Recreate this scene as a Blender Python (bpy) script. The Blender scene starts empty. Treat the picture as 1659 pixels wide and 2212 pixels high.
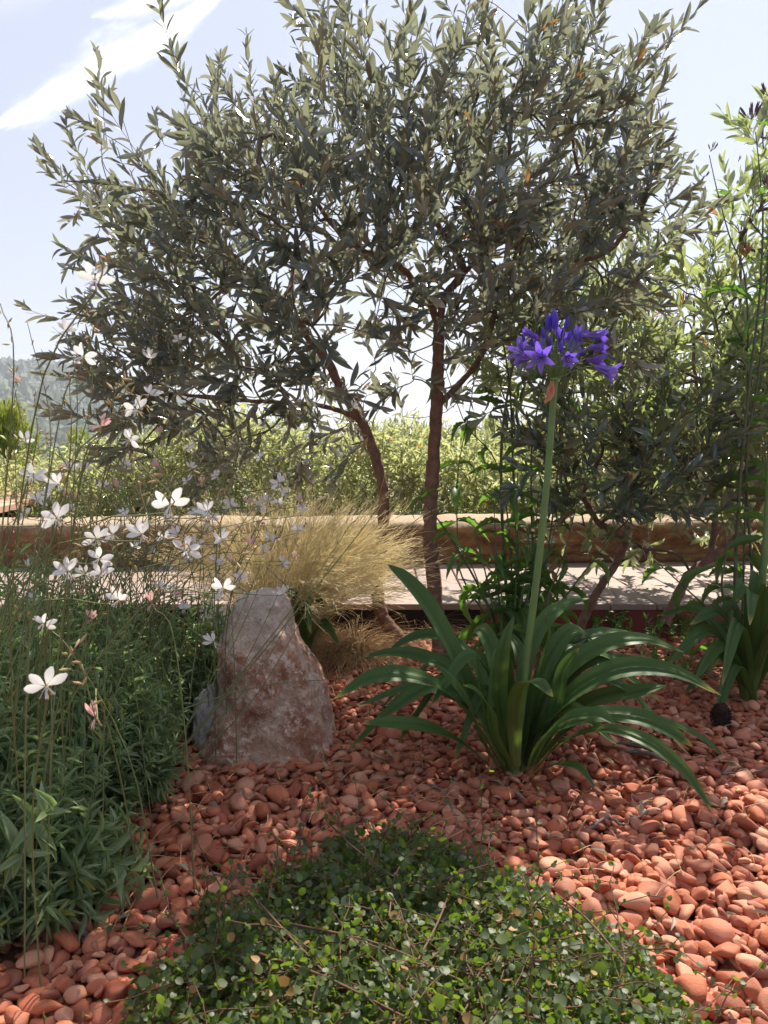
import bpy, math, numpy as np
from mathutils import Vector, noise as mnoise
R = math.radians
rng = np.random.default_rng(7)
C = bpy.context.scene.collection
sc = bpy.context.scene

# ------------------------------------------------------------------ camera
CAM_Z, PITCH, F, CX, CY = 0.70, R(5.65), 1659.0, 829.5, 1106.0
cam = bpy.data.cameras.new('camera'); camo = bpy.data.objects.new('camera', cam); C.objects.link(camo)
cam.sensor_fit = 'VERTICAL'; cam.sensor_height = 36; cam.lens = 27
cam.clip_start = 0.02; cam.clip_end = 20000
camo.location = (0, 0, CAM_Z); camo.rotation_euler = (R(90) - PITCH, 0, 0)
sc.camera = camo
cam.dof.use_dof = True; cam.dof.focus_distance = 1.9; cam.dof.aperture_fstop = 16.0

# ------------------------------------------------------------------ light
SUN_EL, SUN_AZ = R(52), R(29)          # azimuth measured from +Y (view direction) towards +X
sd = bpy.data.lights.new('sun', 'SUN'); sd.energy = 5.0; sd.angle = R(0.53); sd.color = (1.0, 0.93, 0.82)
so = bpy.data.objects.new('sun', sd); C.objects.link(so)
so.rotation_euler = Vector((math.sin(SUN_AZ)*math.cos(SUN_EL), math.cos(SUN_AZ)*math.cos(SUN_EL), math.sin(SUN_EL))).to_track_quat('Z', 'Y').to_euler()
w = bpy.data.worlds.new('World'); sc.world = w; w.use_nodes = True
sc.view_settings.view_transform = 'Standard'; sc.view_settings.look = 'None'
sc.view_settings.exposure = 1.1; sc.view_settings.gamma = 1.0
sc.cycles.max_bounces = 8; sc.cycles.transmission_bounces = 6; sc.cycles.diffuse_bounces = 4
sc.cycles.volume_bounces = 0; sc.cycles.transparent_max_bounces = 8

class N:
    """small node helper"""
    def __init__(s, tree): s.t = tree; s.n = tree.nodes; s.l = tree.links
    def new(s, typ, **kw):
        n = s.n.new(typ)
        for k, v in kw.items(): setattr(n, k, v)
        return n
    def put(s, sock, v):
        if hasattr(v, 'is_output') or isinstance(v, bpy.types.NodeSocket): s.l.new(v, sock)
        else: sock.default_value = v
    def math(s, op, a, b=0.0, c=None, clamp=False):
        n = s.new('ShaderNodeMath', operation=op, use_clamp=clamp)
        s.put(n.inputs[0], a); s.put(n.inputs[1], b)
        if c is not None: s.put(n.inputs[2], c)
        return n.outputs[0]
    def mix(s, f, a, b, blend='MIX'):
        n = s.new('ShaderNodeMix', data_type='RGBA', blend_type=blend)
        s.put(n.inputs[0], f); s.put(n.inputs[6], a); s.put(n.inputs[7], b)
        return n.outputs[2]
    def noise(s, scale, detail=4, vec=None, rough=0.6, out=0):
        n = s.new('ShaderNodeTexNoise'); n.inputs['Scale'].default_value = scale
        n.inputs['Detail'].default_value = detail; n.inputs['Roughness'].default_value = rough
        if vec is not None: s.l.new(vec, n.inputs['Vector'])
        return n.outputs[out]
    def ramp(s, f, stops, interp='LINEAR'):
        n = s.new('ShaderNodeValToRGB'); s.put(n.inputs[0], f); cr = n.color_ramp; cr.interpolation = interp
        while len(cr.elements) < len(stops): cr.elements.new(0.5)
        for e, (p, c) in zip(cr.elements, stops):
            e.position = p; e.color = c if len(c) == 4 else (*c, 1)
        return n.outputs[0]
def c4(c): return (*c, 1) if len(c) == 3 else c

# ---- sky
g = N(w.node_tree); g.n.clear()
sky = g.new('ShaderNodeTexSky', sky_type='NISHITA', sun_disc=False); sky.sun_elevation = SUN_EL; sky.sun_rotation = SUN_AZ
sky.air_density = 1.0; sky.dust_density = 1.2; sky.ozone_density = 1.6; sky.altitude = 200
tc = g.new('ShaderNodeTexCoord'); sep = g.new('ShaderNodeSeparateXYZ'); g.l.new(tc.outputs['Generated'], sep.inputs[0])
yy = g.math('MAXIMUM', sep.outputs[1], 0.05)
u = g.math('DIVIDE', sep.outputs[0], yy); v = g.math('DIVIDE', sep.outputs[2], yy)
comb = g.new('ShaderNodeCombineXYZ'); g.put(comb.inputs[0], u); g.put(comb.inputs[1], v)
def gno(px, py):
    dx, dy = (px-CX)/F, -(py-CY)/F
    d = math.cos(PITCH) + dy*math.sin(PITCH)
    return dx/d, (-math.sin(PITCH)+dy*math.cos(PITCH))/d
def streak(p0, p1, wid, seed, amp):
    (x0, y0), (x1, y1) = gno(*p0), gno(*p1); L = math.hypot(x1-x0, y1-y0); ax, ay = (x1-x0)/L, (y1-y0)/L
    du = g.math('SUBTRACT', u, x0); dv = g.math('SUBTRACT', v, y0)
    a = g.math('DIVIDE', g.math('ADD', g.math('MULTIPLY', du, ax), g.math('MULTIPLY', dv, ay)), L)
    b = g.math('SUBTRACT', g.math('MULTIPLY', dv, ax), g.math('MULTIPLY', du, ay))
    mp = g.new('ShaderNodeMapping'); g.l.new(comb.outputs[0], mp.inputs[0])
    mp.inputs['Location'].default_value = (seed, seed*.7, 0); mp.inputs['Rotation'].default_value = (0, 0, -math.atan2(ay, ax)); mp.inputs['Scale'].default_value = (1, 1, 1)
    mp2 = g.new('ShaderNodeMapping'); g.l.new(mp.outputs[0], mp2.inputs[0]); mp2.inputs['Scale'].default_value = (1, 2.6, 1)
    n1 = g.noise(3.2, 6, mp2.outputs[0], 0.62); n2 = g.noise(11, 5, mp2.outputs[0], 0.6)
    b = g.math('ADD', b, g.math('MULTIPLY', g.math('SUBTRACT', n1, 0.5), 0.11))
    a = g.math('ADD', a, g.math('MULTIPLY', g.math('SUBTRACT', n1, 0.5), 0.45))
    env = g.math('MULTIPLY', g.math('MULTIPLY', a, g.math('SUBTRACT', 1.0, a)), 4.0, clamp=True)
    env = g.math('POWER', env, 0.6)
    d = g.math('SUBTRACT', 1.0, g.math('DIVIDE', g.math('ABSOLUTE', b), g.math('MULTIPLY', env, wid)))
    d = g.math('ADD', d, g.math('MULTIPLY', g.math('SUBTRACT', n2, 0.5), 1.1))
    d = g.math('MULTIPLY', d, amp, clamp=True)
    d = g.math('SMOOTHSTEP', d, 0.0, 1.0) if False else g.math('MULTIPLY', g.math('MULTIPLY', d, d), g.math('SUBTRACT', 3.0, g.math('MULTIPLY', d, 2.0)))
    return g.math('MULTIPLY', d, g.math('GREATER_THAN', env, 0.001), clamp=True)
m = streak((-40, 300), (490, -20), 0.040, 1.3, .95)
m = g.math('MAXIMUM', m, g.math('MULTIPLY', streak((200, 30), (560, -60), 0.035, 4.1, 0.7), 0.7))
m = g.math('MAXIMUM', m, g.math('MULTIPLY', streak((-300, 60), (140, -40), 0.05, 8.1, 0.6), 0.25))
m = g.math('MAXIMUM', m, g.math('MULTIPLY', streak((0, 880), (1700, 800), 0.07, 2.1, 0.5), 0.3))
skycol = g.mix(0.82, g.mix(1.0, sky.outputs[0], (1.0, 0.98, 1.04, 1), 'MULTIPLY'), (4.15, 4.6, 5.95, 1))
col = g.mix(m, skycol, (10.5, 10.4, 10.4, 1))
bg = g.new('ShaderNodeBackground'); g.l.new(col, bg.inputs[0]); bg.inputs[1].default_value = 0.070
ow = g.new('ShaderNodeOutputWorld'); g.l.new(bg.outputs[0], ow.inputs[0])

# ------------------------------------------------------------------ helpers
def P(x, y, Y):
    """world point at distance Y in the direction of photo point (x, y)"""
    dx, dy = (x-CX)/F, -(y-CY)/F
    t = Y/(math.cos(PITCH)+dy*math.sin(PITCH))
    return np.array([dx*t, Y, CAM_Z+t*(-math.sin(PITCH)+dy*math.cos(PITCH))])
def G(x, y, z=0.0):
    dx, dy = (x-CX)/F, -(y-CY)/F
    t = (CAM_Z-z)/(math.sin(PITCH)-dy*math.cos(PITCH))
    return np.array([dx*t, t*(math.cos(PITCH)+dy*math.sin(PITCH)), z])
def project(V):
    V = np.asarray(V, float); d = V-np.array([0, 0, CAM_Z])
    f = d[..., 1]*math.cos(PITCH)-d[..., 2]*math.sin(PITCH); uu = d[..., 1]*math.sin(PITCH)+d[..., 2]*math.cos(PITCH)
    return CX+F*d[..., 0]/f, CY-F*uu/f, f
def nrm(v): return v/np.maximum(np.linalg.norm(v, axis=-1, keepdims=True), 1e-9)
def U(a, b, n=None): return rng.uniform(a, b, n)

class MB:
    def __init__(s): s.V = []; s.F = []; s.M = []; s.A = []; s.n = 0
    def add(s, V, F, tint=None, mi=0):
        V = np.asarray(V, np.float32).reshape(-1, 3); F = np.asarray(F, np.int32)
        if tint is None: tint = np.full((len(V), 3), 0.5, np.float32)
        tint = np.asarray(tint, np.float32)
        if tint.ndim == 1: tint = np.tile(tint, (len(V), 1))
        s.V.append(V); s.A.append(tint); s.F.append(F+s.n); s.M.append(np.full(len(F), mi, np.int32)); s.n += len(V)
    def mesh(s, name, mats, smooth=True):
        me = bpy.data.meshes.new(name); V = np.concatenate(s.V)
        me.vertices.add(len(V)); me.vertices.foreach_set('co', V.ravel())
        idx = np.concatenate([f.ravel() for f in s.F]); tot = np.concatenate([np.full(len(f), f.shape[1], np.int32) for f in s.F])
        me.loops.add(len(idx)); me.loops.foreach_set('vertex_index', idx)
        me.polygons.add(len(tot)); me.polygons.foreach_set('loop_start', np.concatenate([[0], np.cumsum(tot)[:-1]]).astype(np.int32))
        me.polygons.foreach_set('loop_total', tot)
        me.polygons.foreach_set('material_index', np.concatenate(s.M)); me.polygons.foreach_set('use_smooth', np.full(len(tot), smooth))
        at = me.attributes.new('tint', 'FLOAT_COLOR', 'POINT'); A = np.concatenate(s.A)
        at.data.foreach_set('color', np.concatenate([A, np.ones((len(A), 1), np.float32)], 1).ravel())
        for mm in (mats if isinstance(mats, (list, tuple)) else [mats]): me.materials.append(mm)
        me.update(calc_edges=True); me.validate()
        return me
    def build(s, name, mats, parent=None, smooth=True):
        o = bpy.data.objects.new(name, s.mesh(name, mats, smooth)); C.objects.link(o)
        if parent is not None:
            o.parent = parent; o.matrix_parent_inverse = parent.matrix_basis.inverted()
        return o
def tag(o, label=None, cat=None, group=None, kind=None):
    if label: o['label'] = label
    if cat: o['category'] = cat
    if group: o['group'] = group
    if kind: o['kind'] = kind
    return o
def thing(name, label, cat, loc, group=None):
    o = bpy.data.objects.new(name, None); C.objects.link(o); o.location = tuple(float(a) for a in loc); o.empty_display_size = .05
    bpy.context.view_layer.update
    o.matrix_basis.translation = Vector([float(a) for a in loc])
    return tag(o, label, cat, group)

def strip_faces(k, m, closed=False, off=0):
    """k rows of m points"""
    i = np.arange(k-1)[:, None]; j = np.arange(m if closed else m-1)[None]; j2 = (j+1) % m
    a = i*m+j; b = i*m+j2; return (np.stack([a, b, b+m, a+m], -1).reshape(-1, 4)+off)
def catmull(P0, n):
    P0 = np.asarray(P0, float); k = len(P0)
    Q = np.vstack([2*P0[0]-P0[1], P0, 2*P0[-1]-P0[-2]])
    t = np.linspace(0, k-1-1e-6, n); i = t.astype(int); f = (t-i)[:, None]
    a, b, c, d = Q[i], Q[i+1], Q[i+2], Q[i+3]
    return .5*((2*b)+(-a+c)*f+(2*a-5*b+4*c-d)*f**2+(-a+3*b-3*c+d)*f**3)
def tubes(mb, Pn, Rn, sides=4, tint=None, mi=0, bump=0.0, seed=0):
    """Pn (n,k,3), Rn (n,k)"""
    Pn = np.asarray(Pn, float); Rn = np.asarray(Rn, float)
    if Pn.ndim == 2: Pn = Pn[None]; Rn = Rn[None]
    n, k, _ = Pn.shape
    if n == 0: return
    T = np.gradient(Pn, axis=1); T = nrm(T)
    ref = np.where(np.abs(T[:, :1, 2:3]) > .9, np.array([[[1., 0, 0]]]), np.array([[[0, 0, 1.]]])); ref = np.broadcast_to(ref, T.shape)
    A = nrm(np.cross(T, ref)); B = np.cross(T, A)
    th = np.linspace(0, 2*np.pi, sides, endpoint=False)
    rr = Rn[:, :, None]
    if bump:
        rr = rr*(1+bump*(np.sin(th*2+seed+Pn[:, :, None, 2]*23)*.5+np.sin(th*5+Pn[:, :, None, 2]*61+seed)*.3+np.sin(th*3-Pn[:, :, None, 2]*110)*.35+rng.uniform(-.35, .35, (n, k, sides))))
    V = Pn[:, :, None]+rr[..., None]*(np.cos(th)[None, None, :, None]*A[:, :, None]+np.sin(th)[None, None, :, None]*B[:, :, None])
    Fc = strip_faces(k, sides, True); Fa = (Fc[None]+(np.arange(n)*k*sides)[:, None, None]).reshape(-1, 4)
    if tint is None: tt = np.repeat(rng.random(n), k*sides)
    else: tt = np.broadcast_to(np.asarray(tint, float).reshape(-1), (n,)).repeat(k*sides)
    gg = np.tile(np.repeat(np.linspace(0, 1, k), sides), n)
    mb.add(V.reshape(-1, 3), Fa, np.stack([tt, gg, tt*0], 1), mi)
def tpl(ns, prof, fold=.25, curl=.3, wave=0.0, three=True):
    """unit leaf: half width prof(t), length 1, along y; bends down by curl"""
    t = np.linspace(0, 1, ns+1); ang = curl*t; dl = 1/ns
    y = np.concatenate([[0], np.cumsum(np.cos((ang[1:]+ang[:-1])/2)*dl)]); z = -np.concatenate([[0], np.cumsum(np.sin((ang[1:]+ang[:-1])/2)*dl)])
    z = z+wave*np.sin(t*6.3)*.1
    hw = prof(t)
    if three:
        V = np.stack([np.stack([-hw, y, z+fold*hw], 1), np.stack([0*hw, y, z], 1), np.stack([hw, y, z+fold*hw], 1)], 1); m = 3
    else:
        V = np.stack([np.stack([-hw, y, z], 1), np.stack([hw, y, z], 1)], 1); m = 2
    return V.reshape(-1, 3), strip_faces(ns+1, m), np.repeat(t, m)
def scatter(mb, tpls, pos, d, n, L, W, rnd=None, mi=0):
    pos = np.asarray(pos, float); N_ = len(pos)
    if N_ == 0: return
    d = nrm(d); n = nrm(n-(n*d).sum(-1, keepdims=True)*d); x = np.cross(d, n)
    L = np.broadcast_to(L, (N_,)); W = np.broadcast_to(W, (N_,))
    rnd = rng.random(N_) if rnd is None else rnd
    pick = rng.integers(0, len(tpls), N_)
    for i, (TV, TF, Tt) in enumerate(tpls):
        s = pick == i; k = int(s.sum())
        if not k: continue
        V = pos[s][:, None]+TV[None, :, 0, None]*x[s][:, None]*W[s][:, None, None]+TV[None, :, 1, None]*d[s][:, None]*L[s][:, None, None]+TV[None, :, 2, None]*n[s][:, None]*L[s][:, None, None]*1.0
        Fa = (TF[None]+(np.arange(k)*len(TV))[:, None, None]).reshape(-1, TF.shape[1])
        mb.add(V.reshape(-1, 3), Fa, np.stack([np.repeat(rnd[s], len(TV)), np.tile(Tt, k), np.repeat(rng.random(k), len(TV))], 1), mi)
def rdir(n): return nrm(rng.normal(size=(n, 3)))

# ------------------------------------------------------------------ materials
def mat(name):
    m = bpy.data.materials.new(name); m.use_nodes = True; q = N(m.node_tree); q.n.clear()
    out = q.new('ShaderNodeOutputMaterial'); b = q.new('ShaderNodeBsdfPrincipled'); q.l.new(b.outputs[0], out.inputs[0])
    return m, q, b, out
def leafmat(name, top, top2, under, trans, rough=.42, tcol=None, odd=None, spec=.5, base=None, tip=None):
    m, q, b, out = mat(name)
    at = q.new('ShaderNodeAttribute', attribute_name='tint'); s = q.new('ShaderNodeSeparateColor'); q.l.new(at.outputs[0], s.inputs[0])
    geo = q.new('ShaderNodeNewGeometry')
    c = q.mix(s.outputs[0], c4(top), c4(top2))
    un = q.mix(s.outputs[2], c4(under), c4([a*.7 for a in under]))
    c = q.mix(geo.outputs['Backfacing'], c, un)
    if base is not None: c = q.mix(q.math('SUBTRACT', 1.0, q.math('MULTIPLY', s.outputs[1], 4.0), clamp=True), c, c4(base))
    if tip is not None: c = q.mix(q.math('MULTIPLY', q.math('SUBTRACT', s.outputs[1], q.math('ADD', .90, q.math('MULTIPLY', s.outputs[0], .09))), 14.0, clamp=True), c, c4(tip)); st_ = q.math('MULTIPLY', q.math('ADD', q.math('SINE', q.math('MULTIPLY', s.outputs[2], 75.0)), 1.0), .5); c = q.mix(.3, c, q.mix(st_, (.6, .6, .6, 1), (1.3, 1.3, 1.2, 1)), 'MULTIPLY')
    if odd is not None: c = q.mix(q.math('GREATER_THAN', s.outputs[0], 1-odd[0]), c, c4(odd[1]))
    n = q.noise(60, 2); c = q.mix(.25, c, q.mix(n, (0.5, .5, .5, 1), (1.3, 1.3, 1.3, 1)), 'MULTIPLY')
    q.l.new(c, b.inputs['Base Color']); b.inputs['Roughness'].default_value = rough; b.inputs['Specular IOR Level'].default_value = spec
    tr = q.new('ShaderNodeBsdfTranslucent'); tcc = q.mix(s.outputs[2], c4(tcol or [a*2 for a in top]), c4([a*.75 for a in (tcol or [a*2 for a in top])]))
    if odd is not None: tcc = q.mix(q.math('GREATER_THAN', s.outputs[0], 1-odd[0]), tcc, c4([min(1, a*1.15) for a in odd[1]]))
    q.l.new(tcc, tr.inputs[0])
    mx = q.new('ShaderNodeMixShader'); mx.inputs[0].default_value = trans; q.l.new(b.outputs[0], mx.inputs[1]); q.l.new(tr.outputs[0], mx.inputs[2])
    q.l.new(mx.outputs[0], out.inputs[0]); return m
def solid(name, c1, c2=None, scale=20, rough=.8, bump=0, bscale=60, dist=.01, detail=5, spec=.3):
    m, q, b, out = mat(name)
    tcn = q.new('ShaderNodeTexCoord'); vec = tcn.outputs['Object']
    col = q.mix(q.ramp(q.noise(scale, detail, vec), [(.3, (0, 0, 0)), (.7, (1, 1, 1))]), c4(c1), c4(c2 or [a*.6 for a in c1]))
    q.l.new(col, b.inputs['Base Color']); b.inputs['Roughness'].default_value = rough; b.inputs['Specular IOR Level'].default_value = spec
    if bump:
        bp = q.new('ShaderNodeBump'); bp.inputs['Strength'].default_value = bump; bp.inputs['Distance'].default_value = dist
        q.l.new(q.noise(bscale, 6, vec), bp.inputs['Height']); q.l.new(bp.outputs[0], b.inputs['Normal'])
    return m
M = {}
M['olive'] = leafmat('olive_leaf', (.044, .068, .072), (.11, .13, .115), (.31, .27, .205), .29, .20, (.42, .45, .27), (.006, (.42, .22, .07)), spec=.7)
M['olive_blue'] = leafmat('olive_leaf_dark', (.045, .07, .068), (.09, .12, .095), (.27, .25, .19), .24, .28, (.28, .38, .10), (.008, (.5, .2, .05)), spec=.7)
M['olive_lit'] = leafmat('olive_leaf_lit', (.13, .16, .12), (.23, .26, .17), (.48, .47, .38), .40, .24, (.52, .62, .2), (.006, (.55, .25, .05)), spec=.8)  # paler copy of the olive leaf, sunlit look painted into its colours
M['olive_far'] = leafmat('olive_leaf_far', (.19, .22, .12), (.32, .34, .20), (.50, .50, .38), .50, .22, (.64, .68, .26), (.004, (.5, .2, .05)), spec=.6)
M['strap'] = leafmat('strap_leaf', (.036, .082, .016), (.055, .105, .022), (.06, .11, .025), .12, .50, (.24, .42, .05), base=(.16, .21, .06), spec=.25, tip=(.34, .28, .06))
M['verbena'] = leafmat('serrated_leaf', (.06, .11, .03), (.10, .16, .04), (.11, .16, .06), .40, .5, (.22, .48, .05), (.05, (.3, .22, .12)))
M['gaura'] = leafmat('lance_leaf', (.16, .23, .11), (.29, .36, .17), (.3, .35, .22), .40, .36, (.40, .58, .16), (.03, (.35, .33, .06)))
M['shrub'] = leafmat('bright_leaf', (.05, .15, .03), (.08, .2, .03), (.10, .18, .07), .38, .35, (.25, .6, .04))
M['vine'] = leafmat('round_leaf', (.026, .048, .012), (.070, .098, .020), (.07, .09, .03), .26, .52, (.4, .62, .05), (.05, (.30, .17, .05)))
M['petal'] = leafmat('white_petal', (.93, .91, .87), (.93, .88, .86), (.93, .90, .86), .45, .5, (.95, .92, .88), base=(.8, .72, .5))
M['petal_pink'] = leafmat('pink_petal', (.72, .42, .40), (.78, .6, .56), (.72, .45, .43), .4, .5, (.8, .5, .45))
M['bud'] = leafmat('bud', (.45, .42, .16), (.5, .3, .2), (.45, .4, .18), .3, .5, (.6, .5, .2))
M['violet'] = leafmat('violet_petal', (.21, .12, .50), (.32, .21, .58), (.28, .17, .52), .42, .45, (.22, .12, .85), base=(.38, .25, .62))
M['violet_dark'] = leafmat('violet_bud', (.06, .03, .38), (.10, .05, .45), (.07, .04, .4), .3, .4, (.16, .08, .7), base=(.34, .36, .30))
M['bract'] = leafmat('bract', (.62, .26, .14), (.66, .32, .2), (.6, .28, .16), .4, .6, (.9, .35, .12))
M['green_stem'] = solid('green_stem', (.13, .22, .06), (.10, .17, .05), 30, .5, spec=.4)
M['dark_stem'] = solid('dark_stem', (.09, .13, .05), (.10, .08, .06), 30, .6)
M['gaura_stem'] = solid('gaura_stem', (.14, .20, .06), (.17, .14, .07), 40, .6)
M['red_stem'] = solid('wiry_stem', (.16, .08, .045), (.10, .05, .03), 50, .7)
M['bark'] = solid('bark', (.28, .155, .105), (.12, .07, .05), 45, .9, .9, 120, .006)
M['twig'] = solid('twig', (.16, .12, .085), (.10, .075, .05), 40, .9)
M['bark_far'] = solid('bark_far', (.14, .10, .075), (.07, .05, .04), 10, .9)
M['head'] = solid('seed_head', (.10, .06, .10), (.16, .10, .08), 60, .8)
M['head_orange'] = solid('dry_seed_head', (.42, .2, .06), (.2, .10, .06), 60, .8)
M['straw'] = solid('straw', (.50, .33, .18), (.32, .18, .09), 20, .8)
M['stick'] = solid('stick', (.26, .2, .17), (.12, .09, .08), 60, .9, .6, 150, .003)
# grass: green low, blonde high
def grassmat(name, lo, mid, hi, tr):
    m, q, b, out = mat(name)
    at = q.new('ShaderNodeAttribute', attribute_name='tint'); s = q.new('ShaderNodeSeparateColor'); q.l.new(at.outputs[0], s.inputs[0])
    f = q.math('ADD', s.outputs[1], q.math('MULTIPLY', q.math('SUBTRACT', s.outputs[0], .5), .6), clamp=True)
    c = q.ramp(f, [(0, lo), (.3, mid), (.62, hi)]); q.l.new(c, b.inputs['Base Color']); b.inputs['Roughness'].default_value = .55
    t_ = q.new('ShaderNodeBsdfTranslucent'); q.l.new(c, t_.inputs[0]); mx = q.new('ShaderNodeMixShader'); mx.inputs[0].default_value = tr
    q.l.new(b.outputs[0], mx.inputs[1]); q.l.new(t_.outputs[0], mx.inputs[2]); q.l.new(mx.outputs[0], out.inputs[0]); return m
M['stipa'] = grassmat('feather_grass', (.12, .18, .04), (.48, .45, .20), (.92, .82, .54), .5)
M['drygrass'] = grassmat('dry_grass', (.20, .12, .05), (.42, .26, .11), (.55, .36, .17), .3)
M['pine'] = grassmat('pine_needles', (.16, .22, .03), (.30, .38, .04), (.42, .48, .06), .4)
# pebbles
m, q, b, out = mat('pebble'); at = q.new('ShaderNodeAttribute', attribute_name='tint'); s = q.new('ShaderNodeSeparateColor'); q.l.new(at.outputs[0], s.inputs[0])
oi = q.new('ShaderNodeObjectInfo'); f = q.math('FRACT', q.math('ADD', s.outputs[0], oi.outputs['Random']))
c = q.ramp(f, [(0, (.24, .062, .032)), (.2, (.48, .145, .065)), (.4, (.35, .094, .045)), (.6, (.54, .19, .10)), (.75, (.31, .105, .062)), (.9, (.60, .275, .16)), (1, (.50, .225, .14))])
tcn = q.new('ShaderNodeTexCoord'); gm = q.new('ShaderNodeNewGeometry')
n1 = q.noise(35, 4, gm.outputs['Position']); n2 = q.noise(420, 3, gm.outputs['Position'])
c = q.mix(.55, c, q.mix(n1, (.55, .5, .48, 1), (1.4, 1.45, 1.5, 1)), 'MULTIPLY'); c = q.mix(.5, c, q.mix(n2, (.55, .55, .55, 1), (1.45, 1.45, 1.45, 1)), 'MULTIPLY'); c = q.mix(q.math('MULTIPLY', q.ramp(q.noise(14, 6, gm.outputs['Position'], .7), [(.52, (0, 0, 0)), (.7, (1, 1, 1))]), .28), c, (.48, .31, .20, 1))
q.l.new(c, b.inputs['Base Color']); b.inputs['Roughness'].default_value = .72; b.inputs['Specular IOR Level'].default_value = .35
bp = q.new('ShaderNodeBump'); bp.inputs['Strength'].default_value = .35; bp.inputs['Distance'].default_value = .002; q.l.new(n2, bp.inputs['Height']); q.l.new(bp.outputs[0], b.inputs['Normal'])
M['pebble'] = m
M['soil'] = solid('gravel_soil', (.24, .09, .055), (.13, .055, .035), 60, .95, 1, 150, .01)
M['terrain'] = solid('terrain', (.13, .12, .06), (.08, .09, .04), .6, .95)
M['hill'] = solid('hill_ground', (.12, .14, .07), (.20, .19, .14), .02, .95)
M['forest'] = leafmat('forest_crown', (.05, .085, .035), (.09, .12, .05), (.06, .09, .04), .1, .8, (.1, .15, .04))
# rock
m, q, b, out = mat('boulder'); tcn = q.new('ShaderNodeTexCoord'); vec = tcn.outputs['Object']
n1 = q.noise(13, 8, vec, .7); n2 = q.noise(55, 9, vec, .8); n3 = q.noise(4, 3, vec, .5)
sepr = q.new('ShaderNodeSeparateXYZ'); q.l.new(vec, sepr.inputs[0])
c = q.ramp(n1, [(.34, (.24, .095, .05)), (.46, (.42, .20, .115)), (.56, (.58, .39, .28)), (.68, (.44, .31, .23))])
c = q.mix(q.ramp(n2, [(.50, (0, 0, 0)), (.60, (1, 1, 1))]), c, (.80, .63, .50, 1))
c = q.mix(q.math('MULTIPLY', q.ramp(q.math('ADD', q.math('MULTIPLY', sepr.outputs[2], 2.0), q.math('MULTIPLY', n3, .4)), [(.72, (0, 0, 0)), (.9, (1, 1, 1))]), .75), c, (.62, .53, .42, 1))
c = q.mix(q.math('MULTIPLY', q.ramp(q.noise(3.2, 5, vec, .6), [(.5, (0, 0, 0)), (.62, (1, 1, 1))]), .5), c, (.46, .24, .12, 1))
c = q.mix(q.math('MULTIPLY', q.ramp(q.noise(90, 3, vec), [(.62, (0, 0, 0)), (.7, (1, 1, 1))]), .6), c, (.2, .12, .09, 1))
q.l.new(c, b.inputs['Base Color']); b.inputs['Roughness'].default_value = .85; b.inputs['Specular IOR Level'].default_value = .25
bp = q.new('ShaderNodeBump'); bp.inputs['Strength'].default_value = .8; bp.inputs['Distance'].default_value = .012
q.l.new(q.math('ADD', n2, q.math('MULTIPLY', q.noise(140, 4, vec), .5)), bp.inputs['Height']); q.l.new(bp.outputs[0], b.inputs['Normal'])
M['rock'] = m
# deck
def woodmat(name, a, bcol, sx):
    m, q, b, out = mat(name); tcn = q.new('ShaderNodeTexCoord'); mp = q.new('ShaderNodeMapping'); q.l.new(tcn.outputs['Object'], mp.inputs[0]); mp.inputs['Scale'].default_value = sx
    at = q.new('ShaderNodeAttribute', attribute_name='tint'); s = q.new('ShaderNodeSeparateColor'); q.l.new(at.outputs[0], s.inputs[0])
    n1 = q.noise(6, 6, mp.outputs[0]); c = q.mix(n1, c4(a), c4(bcol)); c = q.mix(.8, c, q.mix(s.outputs[0], (.8, .78, .76, 1), (1.15, 1.12, 1.1, 1)), 'MULTIPLY')
    n2 = q.noise(5, 5, tcn.outputs['Object']); c = q.mix(.6, c, q.mix(n2, (.75, .74, .73, 1), (1.2, 1.2, 1.2, 1)), 'MULTIPLY')
    q.l.new(c, b.inputs['Base Color']); b.inputs['Roughness'].default_value = .7; return m
M['deck'] = woodmat('deck_board', (.36, .27, .225), (.26, .20, .17), (25, 1.2, 5))
M['bench'] = woodmat('bench_board', (.60, .38, .27), (.44, .27, .19), (1.2, 25, 5))
M['fascia'] = solid('fascia', (.30, .06, .035), (.18, .04, .03), 6, .6)
M['fascia_dark'] = solid('fascia_dark', (.03, .02, .02), (.015, .012, .012), 6, .6)
m, q, b, out = mat('sandstone'); tcn = q.new('ShaderNodeTexCoord'); vec = tcn.outputs['Object']
mp = q.new('ShaderNodeMapping'); q.l.new(vec, mp.inputs[0]); mp.inputs['Scale'].default_value = (1.6, 1.6, 3.2)
n1 = q.noise(5, 7, mp.outputs[0], .65); n2 = q.noise(60, 5, vec, .7)
c = q.ramp(n1, [(.3, (.09, .04, .022)), (.5, (.22, .11, .05)), (.68, (.42, .25, .11))])
c = q.mix(.5, c, q.mix(n2, (.5, .45, .4, 1), (1.4, 1.4, 1.35, 1)), 'MULTIPLY')
sp = q.new('ShaderNodeSeparateXYZ'); q.l.new(vec, sp.inputs[0])
c = q.mix(q.math('MULTIPLY', q.ramp(q.math('ADD', sp.outputs[2], q.math('MULTIPLY', n1, .06)), [(.30, (0, 0, 0)), (.335, (1, 1, 1))]), .8), c, (.40, .31, .21, 1))
q.l.new(c, b.inputs['Base Color']); b.inputs['Roughness'].default_value = .9
bp = q.new('ShaderNodeBump'); bp.inputs['Strength'].default_value = .9; bp.inputs['Distance'].default_value = .01; q.l.new(q.math('ADD', n1, n2), bp.inputs['Height']); q.l.new(bp.outputs[0], b.inputs['Normal'])
M['stone'] = m
M['cone'] = solid('cone', (.10, .055, .04), (.05, .03, .025), 40, .8)

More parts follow.
